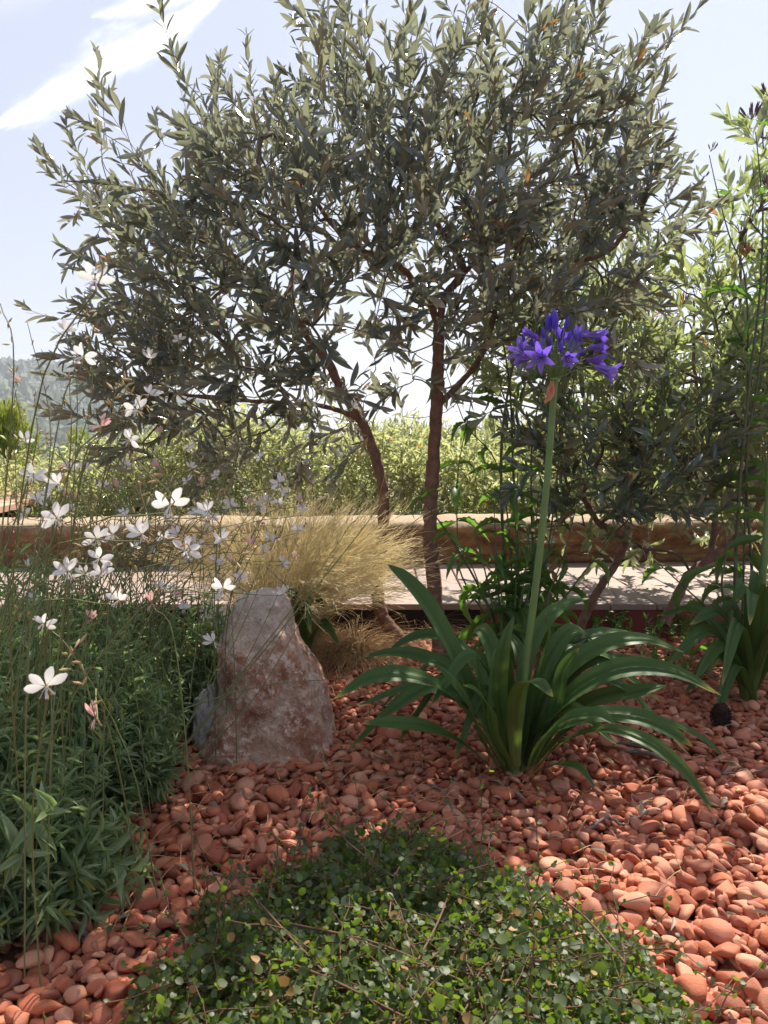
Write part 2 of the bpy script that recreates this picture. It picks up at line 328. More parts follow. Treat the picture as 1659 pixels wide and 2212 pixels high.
# ------------------------------------------------------------------ terrain, hills, haze
def height(x, y):
    y = np.asarray(y, float)
    h = np.where(y < 4.6, -.03, -.03-(y-4.6)*.16)
    h = np.maximum(h, -14-.002*np.abs(y))
    return h
xs = np.concatenate([-np.geomspace(6000, 6, 24), np.linspace(-5, 5, 21), np.geomspace(6, 6000, 24)]); ys = np.concatenate([[-3000, -300, -30], np.linspace(-4, 20, 49), np.geomspace(22, 9000, 30)])
X, Y_ = np.meshgrid(xs, ys); Z = height(X, Y_)
mb = MB(); mb.add(np.stack([X, Y_, Z], -1), strip_faces(len(ys), len(xs))[:, ::1]); tag(mb.build('ground', M['terrain']), kind='structure')
def ridge(name, dist, prof, depth, m, seed, amp, col_n=260):
    """prof: list of (px, py) silhouette in photo points"""
    px = np.array([a for a, _ in prof]); py = np.array([b_ for _, b_ in prof]); xx = np.linspace(px[0], px[-1], col_n)
    yv = np.interp(xx, px, py)
    top = np.array([P(a, b_, dist) for a, b_ in zip(xx, yv)])
    rows = []
    for k, t in enumerate(np.linspace(0, 1, 26)):
        f = math.sin(t*math.pi/2) if t <= 1 else 1
        r_ = top.copy(); r_[:, 1] = dist-depth*(1-t); r_[:, 0] = top[:, 0]*(dist-depth*(1-t)*.9)/dist
        r_[:, 2] = -15+(top[:, 2]+15)*(f**1.25)
        for i in range(len(r_)):
            r_[i, 2] += amp*(1-abs(2*t-1)**2*.6)*mnoise.fractal(Vector((r_[i, 0]/dist*9+seed, t*3, seed)), 1.0, 2.0, 4)*(1 if t < 1 else .25)
        rows.append(r_)
    back = top.copy(); back[:, 1] += depth*.6; back[:, 2] = -20; rows.append(back)
    Vv = np.array(rows); mb = MB(); mb.add(Vv, strip_faces(len(rows), col_n)); o = mb.build(name, m); tag(o, kind='structure'); return Vv
hillV = ridge('hills', 520, [(-700, 815), (-300, 790), (-80, 798), (0, 801), (110, 803), (200, 815), (300, 850), (420, 885), (560, 915), (700, 940), (900, 975)], 330, M['hill'], 3.0, 9)
ridge('hills', 1000, [(300, 950), (500, 935), (640, 935), (760, 952), (850, 960), (1000, 950), (1200, 955), (2400, 950)], 300, M['hill'], 9.0, 6)
ridge('hills', 2300, [(-900, 900), (300, 905), (560, 908), (700, 930), (800, 936), (850, 925), (960, 915), (1100, 900), (1300, 915), (1700, 905), (2600, 900)], 500, M['hill'], 5.0, 10)
# forest on the near ridge
ico = bpy.data.meshes.new('tmp'); import bmesh
def icos(sub):
    bm = bmesh.new(); bmesh.ops.create_icosphere(bm, subdivisions=sub, radius=1); bm.verts.ensure_lookup_table()
    V = np.array([v.co[:] for v in bm.verts]); Fc = np.array([[v.index for v in f.verts] for f in bm.faces]); bm.free(); return V, Fc
I1, I2, I3, I5 = icos(1), icos(2), icos(3), icos(5)
mb = MB(); nT = 9000
ri = rng.integers(3, 26, nT); ci = rng.integers(40, 185, nT); fr = rng.random((nT, 2))
fp = hillV[ri, ci]*(1-fr[:, :1])+hillV[ri, ci+1]*fr[:, :1]; fp = fp*(1-fr[:, 1:])+hillV[np.maximum(ri-1, 0), ci]*fr[:, 1:]
s_ = U(1.0, 2.6, nT)
Vt = I1[0][None]*s_[:, None, None]*np.stack([U(.8, 1.2, nT), U(.8, 1.2, nT), U(.9, 1.5, nT)], 1)[:, None]*(1+.3*rng.normal(size=(nT, len(I1[0]), 1)))+(fp+np.array([0, 0, .6])*s_[:, None])[:, None]
mb.add(Vt, (I1[1][None]+(np.arange(nT)*len(I1[0]))[:, None, None]).reshape(-1, 3), np.repeat(rng.random((nT, 3)), len(I1[0]), 0))
tag(mb.build('forest', M['forest'], smooth=False), 'hazy green pine forest covering the far hillside', 'forest', kind='stuff')

# ------------------------------------------------------------------ deck, wall, bench
YD0, ZD = 2.64, .115
dk = thing('wooden_deck', 'low walkway of wide pale brown boards running past the gravel bed', 'deck', (0, YD0, 0))
WALLROT = R(-2.2)   # wall comes nearer to the left
def wall_y(x): return 3.47+(x)*math.tan(R(3.6))*.9
mb = MB(); bw, gap = .158, .006
ks = np.arange(-24, 26)
x_start = .30
for k in ks:
    x0 = x_start+k*(bw+gap)
    g0 = x0+.5*gap; g1 = x0+bw+.5*gap
    y1 = wall_y(x0)+.05
    V = []
    for yv in (YD0, y1):
        for (xx, zz) in ((g0, ZD-.02), (g0, ZD-.003), (g0+.003, ZD), (g1-.003, ZD), (g1, ZD-.003), (g1, ZD-.02)): V.append((xx, yv, zz))
    Fq = strip_faces(2, 6, True); mb.add(V, Fq, np.array([rng.random(), .5, .5]))
    mb.add(V[:6], [[0, 1, 4, 5], [1, 2, 3, 4]], np.array([.5, .5, .5]))
mb.build('boards', M['deck'], dk, smooth=False)
def box(mb, x0, x1, y0, y1, z0, z1, tint=(.5, .5, .5)):
    V = [(x, y, z) for z in (z0, z1) for y in (y0, y1) for x in (x0, x1)]
    mb.add(V, [[0, 2, 3, 1], [4, 5, 7, 6], [0, 1, 5, 4], [1, 3, 7, 5], [3, 2, 6, 7], [2, 0, 4, 6]], np.array(tint))
mb = MB(); box(mb, .34, 4.3, YD0+.012, YD0+.035, -.02, ZD-.021); mb.build('fascia', M['fascia'], dk, smooth=False)
mb = MB(); box(mb, -3.6, .338, YD0+.03, YD0+.055, -.02, ZD-.021); mb.build('fascia', M['fascia_dark'], dk, smooth=False)

wl = thing('stone_wall', 'low ochre sandstone wall with rounded worn top edge behind the deck', 'wall', (0, 3.5, 0))
prof = [(0.03, -.05), (.03, .10), (.0, .122), (-.002, .145), (.012, .152), (.004, .158), (.0, .188), (.016, .196), (.004, .204), (-.004, .225), (-.010, .25), (-.012, .27), (-.010, .285), (-.002, .300), (.014, .309), (.05, .314), (.14, .314), (.22, .316), (.30, .313), (.32, .28), (.32, -.3)]
nx = 420; xs = np.linspace(-3.6, 4.4, nx); V = np.zeros((nx, len(prof), 3))
joints = np.array([-3.1, -2.2, -1.45, -.55, .25, 1.12, 1.6, 2.4, 3.3])
for i, xx in enumerate(xs):
    jd = np.min(np.abs(joints-xx)); jf = math.exp(-(jd/.02)**2)
    blk = int(np.searchsorted(joints, xx))
    for j, (a, zz) in enumerate(prof):
        nn = mnoise.fractal(Vector((xx*2.2, a*4, zz*11+3)), 1, 2, 5)*.013+mnoise.fractal(Vector((xx*14, zz*45, 1)), 1, 2, 4)*.009
        V[i, j] = (xx, wall_y(xx)+a-(nn if j < 14 else 0)+jf*.022*(j < 14)+.006*math.sin(blk*7.3), zz+(nn*.5 if 8 < j < 19 else 0)-jf*.008*(j > 9)+.004*math.sin(blk*3.1)*(j > 9))
mb = MB(); mb.add(V, strip_faces(nx, len(prof))[:, ::-1]); mb.build('coping', M['stone'], wl)

# timber platform behind the wall, far left
bn = thing('timber_bench', 'flat topped bench of pinkish timber slats standing on the wall at far left', 'bench', P(20, 1115, 4.1))
mb = MB()
for k in range(5):
    y0 = 3.62+k*.26
    xr = [-1.83, -1.88, -1.94, -2.0, -2.1][k]
    box(mb, -4.2, xr, y0, y0+.25, .335, .365, (rng.random(), .5, .5))
mb.build('slats', M['bench'], bn, smooth=False)
mb = MB(); box(mb, -4.1, -2.0, 3.66, 3.72, -.6, .334); box(mb, -4.1, -2.2, 4.75, 4.82, -.6, .334); mb.build('frame', M['bench'], bn, smooth=False)

# ------------------------------------------------------------------ gravel: ground sheet + dropped pebbles
def lump(x, y): return .018*np.sin(x*2.3+.5)*np.cos(y*2.1)+.01*np.sin(x*6+y*4)
gx = np.linspace(-4.5, 4.5, 180); gy = np.linspace(-1.5, 2.74, 90); X, Y_ = np.meshgrid(gx, gy)
mb = MB(); mb.add(np.stack([X, Y_, lump(X, Y_)-.02], -1), strip_faces(90, 180)); tag(mb.build('gravel_bed', M['soil']), kind='structure')
def pebble_tpls(I, n, rg):
    out_ = []
    for k in range(n):
        D = I[0]; p = rg.uniform(2.1, 3.2); Q = np.abs(D)**p; r_ = 1/(Q.sum(1)**(1/p)); V = D*r_[:, None]
        for _ in range(rg.integers(4, 9)):               # soft flattening cuts
            a = nrm(rg.normal(size=3)); d0 = rg.uniform(.5, .9); dd = V@a; ex = np.maximum(dd-d0, 0); V = V-a*(ex*.75)[:, None]
        V = V*(1+.05*np.sin(V@nrm(rg.normal(size=3))*4+rg.random()*6))[:, None]
        V[:, 0] *= 1+.25*V[:, 1]*rg.uniform(-1, 1)
        V = V*np.array([1, rg.uniform(.62, .9), rg.uniform(.34, .60)])
        out_.append((V, I[1]))
    return out_
pr = np.random.default_rng(11); PT3 = pebble_tpls(I3, 14, pr); pr = np.random.default_rng(11); PT2 = pebble_tpls(I2, 14, pr)
res = .005; hx0, hy0 = -2.4, .35; nxh, nyh = int(4.9/res), int(2.33/res); H = np.zeros((nyh, nxh))
xx_ = hx0+np.arange(nxh)*res; yy_ = hy0+np.arange(nyh)*res
H += lump(xx_[None], yy_[:, None])-.018
# the bed dips a little beside big things, nothing needed
peb = []
NP_ = 37000
for i in range(NP_):
    big = i > NP_*.5
    best = None
    for _ in range(4 if big else 2):
        y = .42+rng.random()**1.0*2.2; x = rng.uniform(-1, 1)*min(2.25, .42+y*.62)
        ix, iy = int((x-hx0)/res), int((y-hy0)/res); hh = H[iy, ix]
        if best is None or hh < best[0]: best = (hh, x, y, ix, iy)
    hh, x, y, ix, iy = best
    a = float(np.clip(rng.lognormal(math.log(.0121), .32), .006, .024))
    if y > 1.7: a *= .92
    k = int(rng.integers(0, 14)); yaw = rng.random()*6.28
    rad = a*.72; w_ = max(1, int(rad/res)); sl = H[max(0, iy-w_):iy+w_+1, max(0, ix-w_):ix+w_+1]
    if sl.size == 0: continue
    gyy, gxx = (np.gradient(sl) if min(sl.shape) > 1 else (np.zeros(1), np.zeros(1)))
    sx, sy = float(np.mean(gxx))/res, float(np.mean(gyy))/res
    tilt = np.array([-sx*.6+rng.normal()*.28, -sy*.6+rng.normal()*.28, 1.0]); tilt = tilt/np.linalg.norm(tilt)
    thick = a*float(np.abs(PT2[k][0][:, 2]).max())
    zc = float(np.percentile(sl, 72))+thick*.62
    peb.append((x, y, zc, a, k, yaw, *tilt))
    w2 = int(a*.9/res); y0_, y1_, x0_, x1_ = max(0, iy-w2), min(nyh, iy+w2+1), max(0, ix-w2), min(nxh, ix+w2+1)
    dxg = (xx_[x0_:x1_]-x)[None]; dyg = (yy_[y0_:y1_]-y)[:, None]; rr = (dxg**2+dyg**2)/(a*.8)**2
    top_ = zc+thick*np.sqrt(np.maximum(0, 1-rr))-(dxg*tilt[0]+dyg*tilt[1]); sub = H[y0_:y1_, x0_:x1_]; H[y0_:y1_, x0_:x1_] = np.where(rr < 1, np.maximum(sub, top_), sub)
peb = np.array(peb)
def peb_frame(p):
    n = p[6:9]; a = np.array([math.cos(p[5]), math.sin(p[5]), 0]); x = a-n*(a@n); x /= np.linalg.norm(x); return np.stack([x, np.cross(n, x), n], 1)
def surf(x, y):
    ix = np.clip(((np.asarray(x)-hx0)/res).astype(int), 0, nxh-1); iy = np.clip(((np.asarray(y)-hy0)/res).astype(int), 0, nyh-1); return H[iy, ix]
px, py, pf = project(peb[:, :3]); app = peb[:, 3]/pf
order_top = peb[:, 2]+peb[:, 3]*.3 >= surf(peb[:, 0], peb[:, 1])-.006
def in_mat(x, y):
    return ((x-.02)/.40)**2+((y-.80)/.40)**2 < 1.0
vis = (px > 20) & (px < 1640) & (py < 2200) & order_top & ~in_mat(peb[:, 0], peb[:, 1]) & ~((px < 330) & (py < 1950))
cand = np.where(vis)[0]; cand = cand[np.argsort(-app[cand])][:300]; single = np.zeros(len(peb), bool); single[cand] = True
mb = MB()
near_ = peb[:, 1] < 1.3
for lod, PTs in ((True, PT3), (False, PT2)):
    for k in range(14):
        s_ = np.where((~single) & (peb[:, 4] == k) & (near_ == lod))[0]
        if not len(s_): continue
        TV, TF = PTs[k]; Rm = np.stack([peb_frame(peb[i]) for i in s_])
        V = np.einsum('nij,mj->nmi', Rm, TV)*peb[s_, 3][:, None, None]+peb[s_, :3][:, None]
        mb.add(V.reshape(-1, 3), (TF[None]+(np.arange(len(s_))*len(TV))[:, None, None]).reshape(-1, 3), np.repeat(rng.random((len(s_), 3)), len(TV), 0))
tag(mb.build('gravel', M['pebble']), 'layer of small brick red pebbles covering the whole garden bed', 'gravel', kind='stuff')
pm = []
for k in range(14):
    a_ = MB(); a_.add(PT3[k][0], PT3[k][1], np.array([.0, .5, .5])); pm.append(a_.mesh('pebble', M['pebble']))
from mathutils import Matrix
def where_words(x, y, X_, Y__):
    if x > 1250 and y > 1950: return 'in the sunny lower right corner'
    if x > 1250 and y > 1750: return 'right of the leafy mat'
    if x > 1250: return 'below the right agapanthus leaves'
    if x > 820 and y < 1790: return 'before the agapanthus foot'
    if y < 1790: return 'before the big stone'
    if x < 330: return 'in the lower left corner'
    return 'edging the leafy mat'
for i in cand:
    p = peb[i]; o = bpy.data.objects.new('pebble', pm[int(p[4])]); C.objects.link(o)
    o.matrix_world = Matrix.LocRotScale(Vector(p[:3]), Matrix(peb_frame(p).tolist()).to_quaternion(), Vector((p[3],)*3))
    TV = PT3[int(p[4])][0]; fl = np.ptp(TV[:, 2])/np.ptp(TV[:, 0]); el = np.ptp(TV[:, 1])/np.ptp(TV[:, 0])
    shp = ('flat ' if fl < .48 else 'thick ')+('oblong' if el < .75 else 'rounded')
    size = 'large' if p[3] > .020 else ('small' if p[3] < .014 else 'middling')
    lean = 'lying level' if p[8] > .93 else 'tipped up'
    tag(o, f'{size} {shp} red pebble {lean} {where_words(px[i], py[i], p[0], p[1])}', 'pebble', 'loose pebbles nearest the camera')

# ------------------------------------------------------------------ olive trees
lance = lambda t: np.sin(np.pi*np.clip(t, 0, 1))**.72*.5+.012
OL = [tpl(5, lance, fo, cu, wv) for fo, cu, wv in ((.15, .12, 0), (.1, .35, .2), (.3, -.2, .1), (.12, .7, 0), (.22, .15, -.3), (.05, -.35, .3))]
OLs = [tpl(2, lance, fo, cu) for fo, cu in ((.35, .2), (.3, .8), (.4, -.3))]
def grow_tree(root, skel, attr, dirs, leafL, mats, trunk_mat, twig_mat, shoots=(.08, .16), pairs=(5, 9), tp=OL, center=None, droop=0.0, upw=.4, wid=.19):
    """skel: list of (polyline px with Y, r0, r1); attr: shoot base points"""
    nodes = []; 
    for (path, r0, r1) in skel:
        Q = catmull([P(*a) for a in path], max(16, len(path)*7)); n = len(Q); Rr = np.linspace(1, 0, n)**.85*(r0-r1)+r1
        Q[1:] += rng.normal(size=(n-1, 3))*.0009
        tb = MB(); tubes(tb, Q, Rr*(1+.06*rng.normal(size=n)), 14, bump=.10, seed=rng.random()*6); 
        nodes.append((Q, Rr, tb))
    NP = np.concatenate([q_[0][len(q_[0])//3:] for q_ in nodes]); ND = np.concatenate([nrm(np.gradient(q_[0], axis=0))[len(q_[0])//3:] for q_ in nodes]); npar = [-1]*len(NP)
    d0 = np.min(np.linalg.norm(attr[:, None]-NP[None], axis=2), 1); od = np.argsort(d0)
    NPl = list(NP); NDl = list(ND); cnt = [0]*len(NP); par = npar; edges = []
    arrP = np.zeros((len(NP)+2*len(attr)+5, 3)); arrD = np.zeros_like(arrP); arrP[:len(NP)] = NP; arrD[:len(NP)] = ND; n = len(NP)
    shoot_node = []
    for i in od:
        a = attr[i]; v_ = a-arrP[:n]; dist = np.linalg.norm(v_, axis=1); cosv = (v_*arrD[:n]).sum(1)/np.maximum(dist, 1e-6)
        j = int(np.argmin(dist*(1.5-.5*cosv)))
        p0, dj = arrP[j], arrD[j]; L = dist[j]
        mid = (p0+a)/2+dj*L*.14+rng.normal(size=3)*L*.06+np.array([0, 0, L*.04])
        arrP[n] = mid; arrD[n] = nrm(a-p0); par.append(j); cnt.append(0); arrP[n+1] = a; arrD[n+1] = nrm(a-mid); par.append(n); cnt.append(0)
        edges.append((j, n, n+1)); shoot_node.append((i, n+1)); n += 2
    for i, k in shoot_node:
        while k >= 0: cnt[k] += 1; k = par[k]
    br = MB(); Pn, Rn = [], []
    for (a, b_, c_) in edges:
        pts = catmull([arrP[a], arrP[b_], arrP[c_]], 6); r_a = .0011*cnt[b_]**.5+.0002; r_c = .0011*max(cnt[c_], 1)**.5
        Pn.append(pts); Rn.append(np.linspace(min(r_a, .009), min(r_c, .009), 6))
    tubes(br, np.array(Pn), np.array(Rn), 5)
    # leafy shoots
    lf = MB(); A = np.array([attr[i] for i, _ in shoot_node]); Dp = np.array([arrD[k] for _, k in shoot_node]); nS = len(A)
    Od = nrm(A-center) if center is not None else dirs
    D = nrm(Dp*.45+Od*.45+np.array([0, 0, upw])+rdir(nS)*.5)
    Ls = U(*shoots, nS); bend = rdir(nS)*.25+np.array([0, 0, .12-droop]); K = 7
    t = np.linspace(0, 1, K)[None, :, None]; Ps = A[:, None]+D[:, None]*Ls[:, None, None]*t+bend[:, None]*Ls[:, None, None]*t**2*.6
    tubes(br, Ps, np.linspace(.0011, .0006, K)[None].repeat(nS, 0), 3)
    pos, dd, nn, LL = [], [], [], []
    for s in range(nS):
        np_ = int(rng.integers(pairs[0], pairs[1]+1)); ph = rng.random()*3.14
        T = nrm(np.gradient(Ps[s], axis=0))
        for k in range(np_):
            f = (k+.6)/np_; fi = f*(K-1); a_ = min(int(fi), K-2); p = Ps[s][a_]*(1-(fi-a_))+Ps[s][a_+1]*(fi-a_); td = T[a_]
            e1 = nrm(np.cross(td, [.3, .2, 1.0])); e2 = np.cross(td, e1); th = ph+k*1.57+rng.normal()*.25
            for sg in (0, math.pi):
                if rng.random() < .1: continue
                lat = math.cos(th+sg)*e1+math.sin(th+sg)*e2; al = rng.uniform(.5, 1.05)*(1-.45*f)
                dl = td*math.cos(al)+lat*math.sin(al)+rng.normal(size=3)*.22; pos.append(p); dd.append(dl); nn.append(td*math.sin(al)-lat*math.cos(al)+rng.normal(size=3)*.45)
                LL.append(rng.uniform(*leafL)*(1-.35*max(0, f-.6)/.4))
        pos.append(Ps[s][-1]); dd.append(T[-1]+rng.normal(size=3)*.1); nn.append(rng.normal(size=3)); LL.append(leafL[0]*.7)
    LL = np.array(LL); scatter(lf, tp, np.array(pos), np.array(dd), np.array(nn), LL, LL*wid*U(.8, 1.25, len(LL)))
    for q_ in nodes[:]: pass
    return nodes, br, lf
def gridpts(rows, x0, dx, y0, dy, K, Yf):
    out_ = []
    for r_, row in enumerate(rows):
        for c_, ch in enumerate(row):
            dn = int(ch)*K; n_ = int(dn)+(rng.random() < dn-int(dn))
            for _ in range(n_):
                x, y = x0+dx*(c_+rng.random()), y0+dy*(r_+rng.random()); q_ = P(x, y, Yf(x, y))
                if rng.random() < .62+1.5*mnoise.noise(Vector(q_*3.6)): out_.append(q_)
    return np.array(out_)
tree = thing('olive_tree', 'large two stemmed olive tree with wide grey green crown in mid picture', 'tree', G(930, 1420))
def Ycrown(x, y):
    q_ = 1-((x-780)/880)**2-((y-430)/640)**2
    return 2.36+rng.uniform(-1, 1)*.64*math.sqrt(max(.10, q_))
rows = ["00000000000011110000",
        "00000000110012211000",
        "00000000331334331100",
        "00001011554556553100",
        "00112345777777764100",
        "00234567888888876100",
        "01134678889999987300",
        "02344678889999997300",
        "01355677788999886200",
        "02456776677888765100",
        "02577654455566654000",
        "02677643323334432000",
        "02678765322222221000",
        "02488876432110000000",
        "00467777531000000000",
        "00034444200000000000"]
attr = gridpts(rows, 0, 83, -120, 74, 1.72, Ycrown)
ctr = np.array([-.05, 2.36, 1.05]); outw = nrm(attr-ctr); attr = attr-outw*.075*np.clip(np.linalg.norm(attr-ctr, axis=1)/.8, 0, 1)[:, None]
skel = [([(885, 1405, 2.42), (850, 1365, 2.44), (822, 1320, 2.46), (815, 1260, 2.47), (822, 1190, 2.47), (830, 1100, 2.46), (822, 1030, 2.44), (795, 940, 2.42), (770, 895, 2.41), (738, 840, 2.4), (700, 770, 2.38), (640, 695, 2.36), (600, 650, 2.34), (545, 595, 2.3), (495, 548, 2.26), (430, 515, 2.22), (350, 470, 2.2)], .023, .006),
        ([(952, 1430, 2.34), (946, 1340, 2.36), (932, 1200, 2.38), (930, 1100, 2.38), (936, 1000, 2.37), (942, 900, 2.36), (946, 800, 2.35), (948, 700, 2.34)], .0235, .0175),
        ([(948, 705, 2.34), (930, 660, 2.33), (900, 620, 2.3), (875, 585, 2.27), (825, 558, 2.22), (750, 520, 2.15), (680, 430, 2.1), (640, 330, 2.05)], .012, .004),
        ([(948, 705, 2.34), (962, 640, 2.36), (1000, 590, 2.38), (985, 540, 2.38), (950, 490, 2.36), (920, 400, 2.34), (930, 280, 2.3), (960, 160, 2.3)], .013, .004),
        ([(953, 868, 2.36), (990, 832, 2.37), (1030, 785, 2.39), (1052, 735, 2.4), (1070, 670, 2.4), (1080, 620, 2.4), (1110, 582, 2.38), (1180, 566, 2.35), (1245, 562, 2.33), (1300, 550, 2.31), (1345, 510, 2.3), (1370, 430, 2.3)], .010, .006),
        ([(1245, 560, 2.33), (1262, 520, 2.32), (1270, 440, 2.3), (1240, 330, 2.25), (1230, 200, 2.2)], .007, .003),
        ([(1000, 590, 2.38), (1050, 540, 2.3), (1080, 450, 2.2), (1100, 330, 2.1), (1110, 180, 2.05)], .008, .003),
        ([(775, 905, 2.41), (735, 888, 2.41), (690, 876, 2.4), (620, 870, 2.38), (540, 866, 2.36), (450, 860, 2.32), (380, 850, 2.28), (300, 862, 2.25)], .009, .004),
        ([(605, 655, 2.34), (625, 620, 2.4), (632, 570, 2.5), (600, 480, 2.6), (560, 380, 2.65)], .007, .003),
        ([(545, 595, 2.3), (500, 612, 2.25), (440, 660, 2.2), (360, 700, 2.15)], .006, .003),
        ([(430, 515, 2.22), (350, 430, 2.2), (260, 400, 2.2), (150, 390, 2.2)], .005, .002)]
nodes, br, lf = grow_tree(tree, skel, attr, None, (.038, .082), M['olive'], None, None, center=ctr, pairs=(6, 10), wid=.215, shoots=(.10, .20))
nodes[0][2].build('trunk', M['bark'], tree); nodes[1][2].build('trunk', M['bark'], tree)
for nd in nodes[2:]: nd[2].build('branch', M['bark'], tree)
br.build('twigs', M['twig'], tree); lf.build('crown', M['olive'], tree)

t2 = thing('olive_tree', 'small crooked olive tree with dark blue green leaves, rooted just behind the agapanthus', 'tree', G(1245, 1375))
rows = ["0000000", "0123310", "1356640", "3567764", "4577765", "3466654", "1344453", "0122232"]
attr = gridpts(rows, 1140, 62, 800, 44, 1.6, lambda x, y: rng.uniform(2.15, 2.75))
skel = [([(1240, 1385, 2.50), (1262, 1335, 2.52), (1292, 1275, 2.54), (1328, 1222, 2.55), (1350, 1165, 2.52), (1322, 1146, 2.48), (1292, 1128, 2.46), (1272, 1095, 2.46), (1262, 1060, 2.46), (1300, 980, 2.45)], .016, .006),
        ([(1350, 1160, 2.52), (1358, 1140, 2.54)], .008, .006), ([(1300, 1130, 2.47), (1370, 1060, 2.4), (1430, 1000, 2.35)], .006, .003)]
nodes, br, lf = grow_tree(t2, skel, attr, None, (.045, .08), None, None, None, center=P(1330, 1050, 2.45), pairs=(5, 8), wid=.22)
for nd in nodes[:1]: nd[2].build('trunk', M['bark'], t2)
for nd in nodes[1:]: nd[2].build('branch', M['bark'], t2)
br.build('twigs', M['twig'], t2); lf.build('crown', M['olive_blue'], t2)

t3 = thing('olive_tree', 'tall silvery sunlit olive bush filling the right edge over the deck', 'tree', G(1445, 1345))
rows = ["000000000021121", "000000000011221", "000000001122232", "000000001223344", "000012333344555", "012334444555666", "023445555666777", "023455556677777", "012344555667777", "001234455666777", "001233444556666", "001111233344555", "001111111222334"]
attr = gridpts(rows, 1000, 62, 260, 72, 3.5, lambda x, y: rng.uniform(2.3, 3.5))
skel = [([(1435, 1350, 2.52), (1462, 1290, 2.56), (1492, 1240, 2.62), (1535, 1205, 2.68), (1590, 1160, 2.72), (1640, 1090, 2.8), (1680, 980, 2.85)], .019, .009),
        ([(1535, 1205, 2.68), (1545, 1100, 2.8), (1530, 960, 2.85), (1500, 800, 2.85), (1500, 650, 2.85)], .011, .004),
        ([(1640, 1090, 2.8), (1620, 900, 2.9), (1600, 700, 2.9), (1600, 500, 2.9)], .010, .004),
        ([(1530, 960, 2.85), (1400, 850, 2.9), (1280, 780, 2.9), (1150, 720, 2.9)], .007, .003)]
nodes, br, lf = grow_tree(t3, skel, attr, None, (.048, .088), None, None, None, center=P(1500, 900, 2.85), pairs=(5, 9), wid=.215)
for nd in nodes[:1]: nd[2].build('trunk', M['bark'], t3)
for nd in nodes[1:]: nd[2].build('branch', M['bark'], t3)
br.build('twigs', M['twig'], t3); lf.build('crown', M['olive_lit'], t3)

# ------------------------------------------------------------------ hedge and pines beyond the wall
hd = thing('olive_hedge', 'long sparkling olive hedge growing along the far side of the stone wall', 'hedge', (0, 5, 0))
nH = 7600; hy = 4.15+rng.random(nH)**1.7*3.4; hx = U(-.62, .66, nH)*hy
top = .60+(-.022)*(hy-4.9)+.06*np.sin(hx*2.1+hy)+.05*np.sin(hx*5.3+1)+.05*np.sin(hx*3.1+hy*2.3)+.03*np.sin(hx*11+hy*5)-np.clip(-hx-.9, 0, 3)*.16
hz = top-rng.random(nH)**1.2*(.75)*np.clip((5.5-hy)*.8, .25, 1)
lowmask = hz > -.15
A = np.stack([hx, hy, hz], 1)[lowmask]; nS = len(A)
D = nrm(rdir(nS)*.8+np.array([0, -.15, .9])); Ls = U(.12, .26, nS); K = 5; t = np.linspace(0, 1, K)[None, :, None]
bend = rdir(nS)*.35; Ps = A[:, None]+D[:, None]*Ls[:, None, None]*t+bend[:, None]*Ls[:, None, None]*t**2
br = MB(); tubes(br, Ps, np.linspace(.002, .001, K)[None].repeat(nS, 0), 3)
n_l = 13; f = np.linspace(.05, 1, n_l); idx = np.clip((f*(K-1)).astype(int), 0, K-2); fr = f*(K-1)-idx
pos = Ps[:, idx]*(1-fr)[None, :, None]+Ps[:, idx+1]*fr[None, :, None]; pos = pos.reshape(-1, 3)
dd = nrm(np.repeat(D, n_l, 0)*.55+rdir(len(pos))*.8); lf = MB(); LL = U(.042, .072, len(pos))
scatter(lf, OLs, pos, dd, rdir(len(pos))+np.array([0, 0, .6]), LL, LL*U(.2, .3, len(pos)))
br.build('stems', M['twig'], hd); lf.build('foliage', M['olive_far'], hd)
# under-stems of the hedge
mb = MB(); n_ = 60; b0 = np.stack([U(-3.6, 4.5, n_), U(4.2, 6.8, n_), np.full(n_, -.3)], 1); b0[:, 2] = height(0, b0[:, 1]); e0 = b0+np.stack([U(-.3, .3, n_), U(-.2, .2, n_), .75-b0[:, 2]*.9], 1)*U(.6, .95, n_)[:, None]
t = np.linspace(0, 1, 6)[None, :, None]; tubes(mb, b0[:, None]*(1-t)+e0[:, None]*t+rng.normal(size=(n_, 6, 3))*.02, np.linspace(.012, .003, 6)[None].repeat(n_, 0), 5); tag(mb.build('branches', M['bark_far'], hd), kind='stuff')

